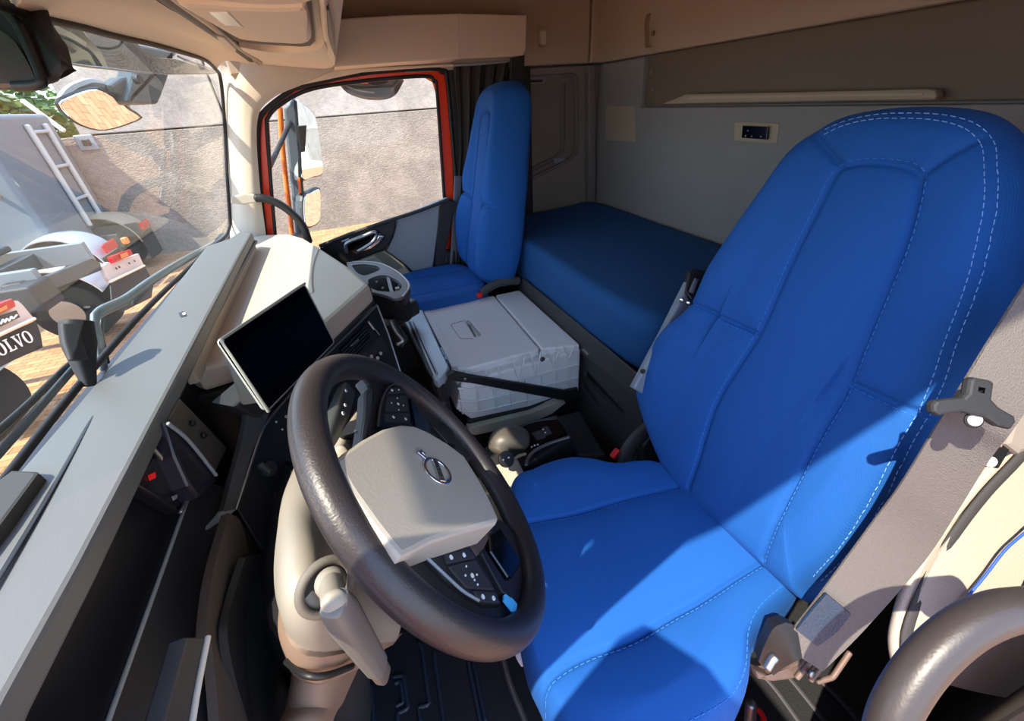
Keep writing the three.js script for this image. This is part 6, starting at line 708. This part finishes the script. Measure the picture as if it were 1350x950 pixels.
{ // tinted sun visor standing in front of the top of the windscreen
  const t = thing('sun_visor', 'dark green tinted sun visor outside along the top of the windscreen', 'sun visor', [-0.5, 1.55, -1.0]);
  const lo = [[-0.52,1.425,-1.3859],[-0.52,1.4302,-1.6237],[-0.52,1.4391,-1.9182],[-0.52,1.4628,-2.3904],[-0.52,1.5175,-3.1732]], y0 = lo[0][1];
  const bot = [[-0.52, y0, -0.03], [-0.52, y0, -0.45], ...lo, [-0.5, lo[4][1], -2.35]];
  mesh('tinted_sheet', sheet([bot.slice(1), bot.slice(1).map((q) => [q[0] + (q[2] < -1.75 ? 0.02 : 0.06), q[2] < -1.75 ? 1.505 : 1.715, q[2]])], { th: 0.004, out: [1, 0, 0], nu: 60, nv: 6 }), M.tint, t, 'tinted sheet');
  mesh('edge', sweep(bot.slice(1), 0.003), M.tint, t);
  mesh('holder', sheet([bot.filter((q) => q[2] > -1.75).map((q) => [q[0] + 0.06, 1.715, q[2]]), bot.filter((q) => q[2] > -1.75).map((q) => [q[0] + 0.12, 1.8, q[2]])], { th: 0.02, out: [1, 0, 0], nu: 40, nv: 4 }), M.orange, t, 'unseen orange holder set to shade the wheel pad');  // opaque strip out of view, its lower edge placed to shade the wheel pad
}
{ // wipers lying along the foot of the windscreen
  const mk = (label, arms, blades) => { const t = thing('wiper', label, 'wiper', [-0.5791,0.9179,-0.9211]); for (const [q, r, m] of arms) mesh('arm', sweep(q, r, { flat: 0.6, up: [1, -0.3, 0] }), m, t); for (const [q, r] of blades) mesh('blade', sweep(q, r, { flat: 0.7, up: [1, -0.3, 0] }), M.black, t); };
  const gm = mat(0x77868c, 0.35, null, 0, { metalness: 0.4 }), gd = mat(0x39444a, 0.4);
  mk('wiper at the lower left, two dark rods running behind the black pod', [[[[-0.571,0.9107,-0.6046],[-0.5694,0.9153,-0.7253],[-0.5667,0.9233,-0.8833],[-0.5664,0.9242,-0.9343]], 0.008, gd]], [[[[-0.5725,0.9372,-0.6378],[-0.5753,0.9292,-0.7546],[-0.5757,0.9279,-0.8915],[-0.5783,0.9205,-0.9344]], 0.007]]);
  mk('wiper with bent pale arm rising beyond the black pod towards the far pillar', [[[[-0.5854,0.8688,-0.9889],[-0.56,0.9429,-0.9961],[-0.55,0.9721,-0.9966],[-0.5486,0.9762,-1.0334],[-0.5553,0.9568,-1.1489],[-0.56,0.9429,-1.3237],[-0.5702,0.913,-1.5995],[-0.5933,0.8457,-2.1353]], 0.012, gm], [[[-0.5853,0.8689,-1.0116],[-0.5628,0.9348,-1.0134],[-0.5538,0.9612,-1.0298]], 0.006, gd]], [[[[-0.5637,0.9321,-1.1889],[-0.563,0.9341,-1.3821],[-0.5729,0.9051,-1.6886],[-0.5905,0.8537,-2.0772]], 0.006]]);
}
// ---------- parked tractor units ----------
const silver = mat(0xc9d2dc, 0.28, null, 0, { metalness: 0.5 }), chassis = mat(0x3b3f40, 0.6), pinkish = mat(0xc9b4a8, 0.55), lampRed = mat(0xb01620, 0.25, null, 0), lampAmber = mat(0xd77a3a, 0.3, null, 0), tyre = mat(0x121314, 0.85);
function fender(cx, cy, cz, r, w, a0, a1, m) { const P = []; for (let j = 0; j <= 30; j++) { const a = a0 + (a1 - a0) * j / 30; P.push([0, 0.33, 0.66, 1].map((f) => [cx + r * Math.cos(a), cy + r * Math.sin(a) + 0.03 * Math.sin(f * Math.PI), cz - w / 2 + w * f])); } return sheet(P, { th: 0.02, out: [0, 1, 0], nu: 10, nv: 40 }); }
function wheelGeo(cx, cz, r = 0.48, w = 0.55) { const g = new THREE.LatheGeometry([[0, -w / 2], [0.25, -w / 2], [r - 0.05, -w / 2], [r, -w / 2 + 0.06], [r, w / 2 - 0.06], [r - 0.05, w / 2], [0.25, w / 2], [0, w / 2]].map((q) => new THREE.Vector2(...q)), 36); g.rotateX(Math.PI / 2); g.translate(cx, -1.47 + r, cz); return g; }
{
  const t = thing('parked_truck', 'parked tractor unit seen from behind with silver fenders, red tail lamps and lettered mudflap', 'truck', [-4.4, -1.47, -6.4]);
  const X = -3.5, out = [1, 0, 0.2];
  // near tail unit
  mesh('lamp_bracket', plate([[-3.52,-0.0916,-4.9854],[-3.52,-0.1267,-5.4299],[-3.52,-0.1652,-5.5236],[-3.52,-0.2162,-5.5406],[-3.52,-0.3909,-5.5458],[-3.52,-0.4102,-5.5076],[-3.52,-0.3108,-4.7315]], 0.05, out, { bevel: 0.01 }), pinkish, t, 'pale lamp bracket');
  const l1 = mesh('tail_lamp', plate([[-3.47,-0.0667,-4.9205],[-3.47,-0.0857,-5.2227],[-3.47,-0.1024,-5.3946],[-3.47,-0.1417,-5.3972],[-3.47,-0.1811,-5.3685],[-3.47,-0.1645,-5.129],[-3.47,-0.1483,-4.826]], 0.06, out, { bevel: 0.01 }), lampRed, t, 'red tail lamp');
  mesh('lamp_lens', plate([[-3.455,-0.1178,-5.1549],[-3.455,-0.1203,-5.2573],[-3.455,-0.1513,-5.2321],[-3.455,-0.1448,-5.1228]], 0.01, out, { bevel: 0.002 }), lampAmber, l1);
  const pl1 = mesh('name_plate', plate([[-3.47,-0.1685,-4.8026],[-3.47,-0.178,-5.1129],[-3.47,-0.2111,-5.3383],[-3.47,-0.2803,-5.3179],[-3.47,-0.2527,-5.024],[-3.47,-0.2286,-4.733]], 0.02, out, { bevel: 0.002 }), M.black, t);
  mesh('plate_script', sweep(smoothLine([[-3.462,-0.2314,-5.0449],[-3.462,-0.2098,-5.1053],[-3.462,-0.2383,-5.0945],[-3.462,-0.2219,-5.1495],[-3.462,-0.2489,-5.1528],[-3.462,-0.2269,-5.2157],[-3.462,-0.2506,-5.2115],[-3.462,-0.2412,-5.2851]], 2), 0.008), M.white, pl1);
  mesh('bracket_edge', sweep([[-3.46,-0.2785,-4.6565],[-3.46,-0.3008,-4.947],[-3.46,-0.358,-5.4424]], 0.018), mat(0xe6d3b4, 0.5), t);
  const f1 = mesh('mudflap', plate([[-3.54,-0.3063,-4.6752],[-3.54,-0.3485,-5.0486],[-3.54,-0.4107,-5.5791],[-3.54,-0.5534,-5.5021],[-3.54,-0.6721,-5.3966],[-3.54,-0.5933,-4.9933],[-3.54,-0.5138,-4.4369]], 0.02, out, { bevel: 0.004 }), M.blackSoft, t, 'black mudflap with white lettering');
  { const q = [[-3.515,-0.4603,-4.7128],[-3.515,-0.556,-5.3289],[-3.515,-0.4027,-4.7593]], o = V(q[0]), ex = V(q[1]).sub(o), w = ex.length(); ex.normalize(); const ey = V(q[2]).sub(o); ey.addScaledVector(ex, -ey.dot(ex)).normalize(); const ez = ex.clone().cross(ey);
    const g = new TextGeometry('VOLVO', { font: serif, size: 1, depth: 0.06, curveSegments: 4 }); g.computeBoundingBox(); const s = w / g.boundingBox.max.x; g.scale(s, s * 1.0, s * 0.2); g.applyMatrix4(new THREE.Matrix4().makeBasis(ex, ey, ez).setPosition(o)); mesh('lettering', g, M.white, f1); }
  // far tail unit
  mesh('lamp_bracket', plate([[-3.52,-0.356,-7.2497],[-3.52,-0.3447,-7.4653],[-3.52,-0.3921,-7.5807],[-3.52,-0.4963,-8.4219],[-3.52,-0.6842,-8.3711],[-3.52,-0.5688,-7.2201],[-3.52,-0.497,-7.1969]], 0.05, out, { bevel: 0.01 }), pinkish, t, 'pale lamp bracket');
  const l2 = mesh('tail_lamp', plate([[-3.47,-0.2837,-7.5163],[-3.47,-0.3561,-8.141],[-3.47,-0.4423,-8.1172],[-3.47,-0.3777,-7.4855]], 0.06, out, { bevel: 0.01 }), lampRed, t, 'red tail lamp');
  mesh('lamp_lens', plate([[-3.455,-0.3274,-7.7349],[-3.455,-0.351,-7.9618],[-3.455,-0.4024,-7.9298],[-3.455,-0.3842,-7.7075]], 0.01, out, { bevel: 0.002 }), lampAmber, l2);
  mesh('bracket_edge', sweep([[-3.46,-0.531,-7.0806],[-3.46,-0.6547,-8.2216]], 0.018), mat(0xe6d3b4, 0.5), t);
  for (const q of [[-3.49,-0.4588,-7.4781],[-3.49,-0.4669,-7.5757],[-3.49,-0.5072,-7.8931],[-3.49,-0.5279,-8.0804]]) mesh('bracket_bolt', disc(q, [1, 0, 0], 0.018, 0.01, 8), chassis, t);
  mesh('mudflap', plate([[-3.54,-0.5833,-7.2556],[-3.54,-0.7164,-8.4213],[-3.54,-1.0009,-8.411],[-3.54,-1.147,-8.0609],[-3.54,-0.9807,-7.0466],[-3.54,-0.7704,-7.0368]], 0.02, out, { bevel: 0.004 }), M.blackSoft, t);
  // frame
  mesh('cross_member', plate([[-3.5,-0.0917,-5.9741],[-3.5,-0.1896,-7.1253],[-3.5,-0.2848,-7.2237],[-3.5,-0.3771,-7.1653],[-3.5,-0.2371,-5.9666],[-3.5,-0.1753,-5.9513]], 0.08, out, { bevel: 0.01 }), chassis, t, 'grey rear cross member');
  const cz = [[-3.5,-0.1642,-5.9964][2], [-3.5,-0.2797,-7.137][2]], cy = [-3.5,-0.1642,-5.9964][1];
  for (const z of cz) mesh('chassis_rail', box([-5.9, cy + 0.06, z], [4.8, 0.26, 0.09], 0.01), mat(0x6d7478, 0.5), t);
  for (const x of [-4.1, -5.0, -6.2]) mesh('frame_tie', box([x, cy + 0.05, (cz[0] + cz[1]) / 2], [0.14, 0.18, Math.abs(cz[1] - cz[0])], 0.01), chassis, t);
  mesh('tow_hitch', [box([-3.6,-0.23,-5.8618], [0.3, 0.3, 0.4], 0.03), box([-3.7,-0.1506,-5.9996], [0.2, 0.16, 0.3], 0.03)], M.dark, t);
  const zl = [-3.5,-0.2494,-5.2293][2] + 0.1, zr = [-3.5,-0.5053,-7.7766][2];
  for (const z of [zl, zr]) { const w = mesh('wheel', wheelGeo(-4.35, z), tyre, t); mesh('hub', disc([-4.35, -0.99, z + 0.27], [0, 0, 1], 0.2, 0.06), M.steel, w); }
  for (const z of [zl, zr]) { const f = mesh('fender', fender(-4.35, -0.95, z, 0.62, 0.72, 0.35, 2.85, silver), silver, t, 'curved silver fender'); for (const a of [1.1, 1.6, 2.1]) mesh('fender_rib', sweep([[-4.35 + 0.63 * Math.cos(a), -0.93 + 0.63 * Math.sin(a), z - 0.34], [-4.35 + 0.63 * Math.cos(a), -0.9 + 0.63 * Math.sin(a), z], [-4.35 + 0.63 * Math.cos(a), -0.93 + 0.63 * Math.sin(a), z + 0.34]], 0.018), M.dark, f); }
  mesh('fifth_wheel', [box([-4.6, cy + 0.26, (cz[0] + cz[1]) / 2], [0.9, 0.08, 0.9], 0.03)], mat(0x2a3338, 0.4), t, 'dark coupling plate');
  mesh('side_marker', box([-3.6,-0.2687,-8.4295], [0.08, 0.1, 0.1], 0.02), lampAmber, t);
  mesh('cab_rear', box([-8.2, 0.6, (cz[0] + cz[1]) / 2], [1.6, 3.0, 2.4], 0.08), mat(0x8b9094, 0.5), t, 'grey cab back');
}
{
  const t = thing('far_truck', 'second tractor unit beside the concrete wall with grey cab back and brown fenders', 'truck', [-6, -1.47, -11]);
  const fm = mat(0x9b8a78, 0.4);
  const cab = mesh('cab_rear', box([-6.4, 0.3, -11.17], [2.2, 2.6, 2.36], 0.1), mat(0x70767a, 0.55), t, 'grey cab back');
  mesh('catwalk_frame', [sweep([[-5.25, -0.4, -11.3], [-5.25, 1.4, -11.3]], 0.05), sweep([[-5.25, -0.4, -11.9], [-5.25, 1.4, -11.9]], 0.05), ...[0.1, 0.7, 1.3].map((y) => sweep([[-5.25, y, -11.3], [-5.25, y, -11.9]], 0.03))], M.lightGrey, t);
  for (const z of [-10.4, -11.4]) mesh('chassis_rail', box([-6.6, -0.62, z], [4.2, 0.26, 0.09], 0.01), chassis, t);
  for (const z of [-9.9, -11.7]) { const w = mesh('wheel', wheelGeo(-5.2, z), tyre, t); mesh('hub', disc([-5.2, -0.99, z + 0.27], [0, 0, 1], 0.2, 0.06), M.steel, w); mesh('fender', fender(-5.2, -0.95, z, 0.66, 0.74, 0.1, 3.0, fm), z > -10 ? silver : fm, t); mesh('tail_lamp', box([-4.5, -0.6, z], [0.05, 0.16, 0.5], 0.02), lampRed, t); mesh('mudflap', box([-4.55, -1.0, z], [0.03, 0.55, 0.7], 0.01), M.blackSoft, t); }
  mesh('beacon_bar', sweep([[-5.6,-0.2535,-12.1825],[-5.6,-0.2919,-13.2167],[-5.6,-0.5301,-14.3325]], 0.07, { flat: 0.6, up: [0, 1, 0] }), M.orangeTrim, t, 'orange bar across the frame');
    mesh('air_hose', sweep(smoothLine([[-5.6,0.5352,-9.791],[-5.6,0.2963,-10.2071],[-5.6,0.0602,-10.4871],[-5.6,-0.1427,-11.1494],[-5.6,-0.2407,-11.7892]], 4), 0.04), mat(0xb08a58, 0.6), t);
}
{ // unseen open driver's door at the pillar, outline shaped to shade the cushion
  const t = thing('unseen_open_door', 'unseen orange truck door standing open at the near door opening, shaped to shade the cushion', 'door', [-0.3, -0.4, 0.1]);
  mesh('panel', plate([[-0.27, -0.5, 0.03], [-0.27, 1.14, 0.018], [-0.27, 1.47, 0.05], [-0.27, 1.56, 0.16], [-0.27, 1.58, 0.6], [-0.27, 1.3, 1.0], [-0.27, -0.5, 1.05]], 0.06, [1, 0, 0], { bevel: 0.006, holes: [[[-0.27, 0.9, 0.24], [-0.27, 1.45, 0.24], [-0.27, 1.47, 0.55], [-0.27, 1.22, 0.92], [-0.27, 0.8, 0.92]]] }), M.orange, t);
}
// trees beyond the wall
for (const [x, z, r, h, tone, lab] of [[-12.6, -26, 1.9, 0.7, 0x486a22, 'broad bright green tree beyond the end of the concrete wall'], [-20.5, -27, 3.0, 0.4, 0x34561c, 'darker green tree at the far left behind the yard'], [-11.2, -31, 2.4, 0.5, 0x557a2e, 'low light green tree just behind the wall end']]) {
  const t = thing('tree', lab, 'tree', [x, -1.47, z]);
  mesh('trunk', sweep([[x, -1.4, z], [x + 0.1, 0, z], [x, h + r * 0.6, z]], (q) => 0.2 - 0.1 * q), mat(0x5a4632, 0.9), t);
  const L = []; for (let i = 0; i < 1500; i++) { const a = rnd() * 6.283, b = Math.acos(2 * rnd() - 1), q = r * (0.55 + 0.45 * Math.cbrt(rnd())) * (0.85 + 0.3 * Math.sin(a * 3 + b * 5)); const g = new THREE.CircleGeometry(0.16 + 0.12 * rnd(), 5); g.scale(1, 0.6, 1); g.rotateX(rnd() * 6); g.rotateY(rnd() * 6); g.translate(x + q * Math.sin(b) * Math.cos(a), h + r * 0.5 + q * 0.75 * Math.cos(b), z + q * Math.sin(b) * Math.sin(a)); L.push(g); }
  const f = mesh('foliage', L, new THREE.MeshPhysicalMaterial({ color: tone, roughness: 0.8, transmission: 0.3, thickness: 0, side: THREE.DoubleSide }), t); f.userData.kind = 'stuff';
}
{ const t = thing('flag_pole', 'thin white slanting pole before the trees', 'pole', [-5.9001,1.2884,-14]); mesh('pole', sweep([[-6.3087,1.9005,-14],[-5.9001,1.2884,-14]], 0.05), M.white, t); }
renderer.render(scene, camera);
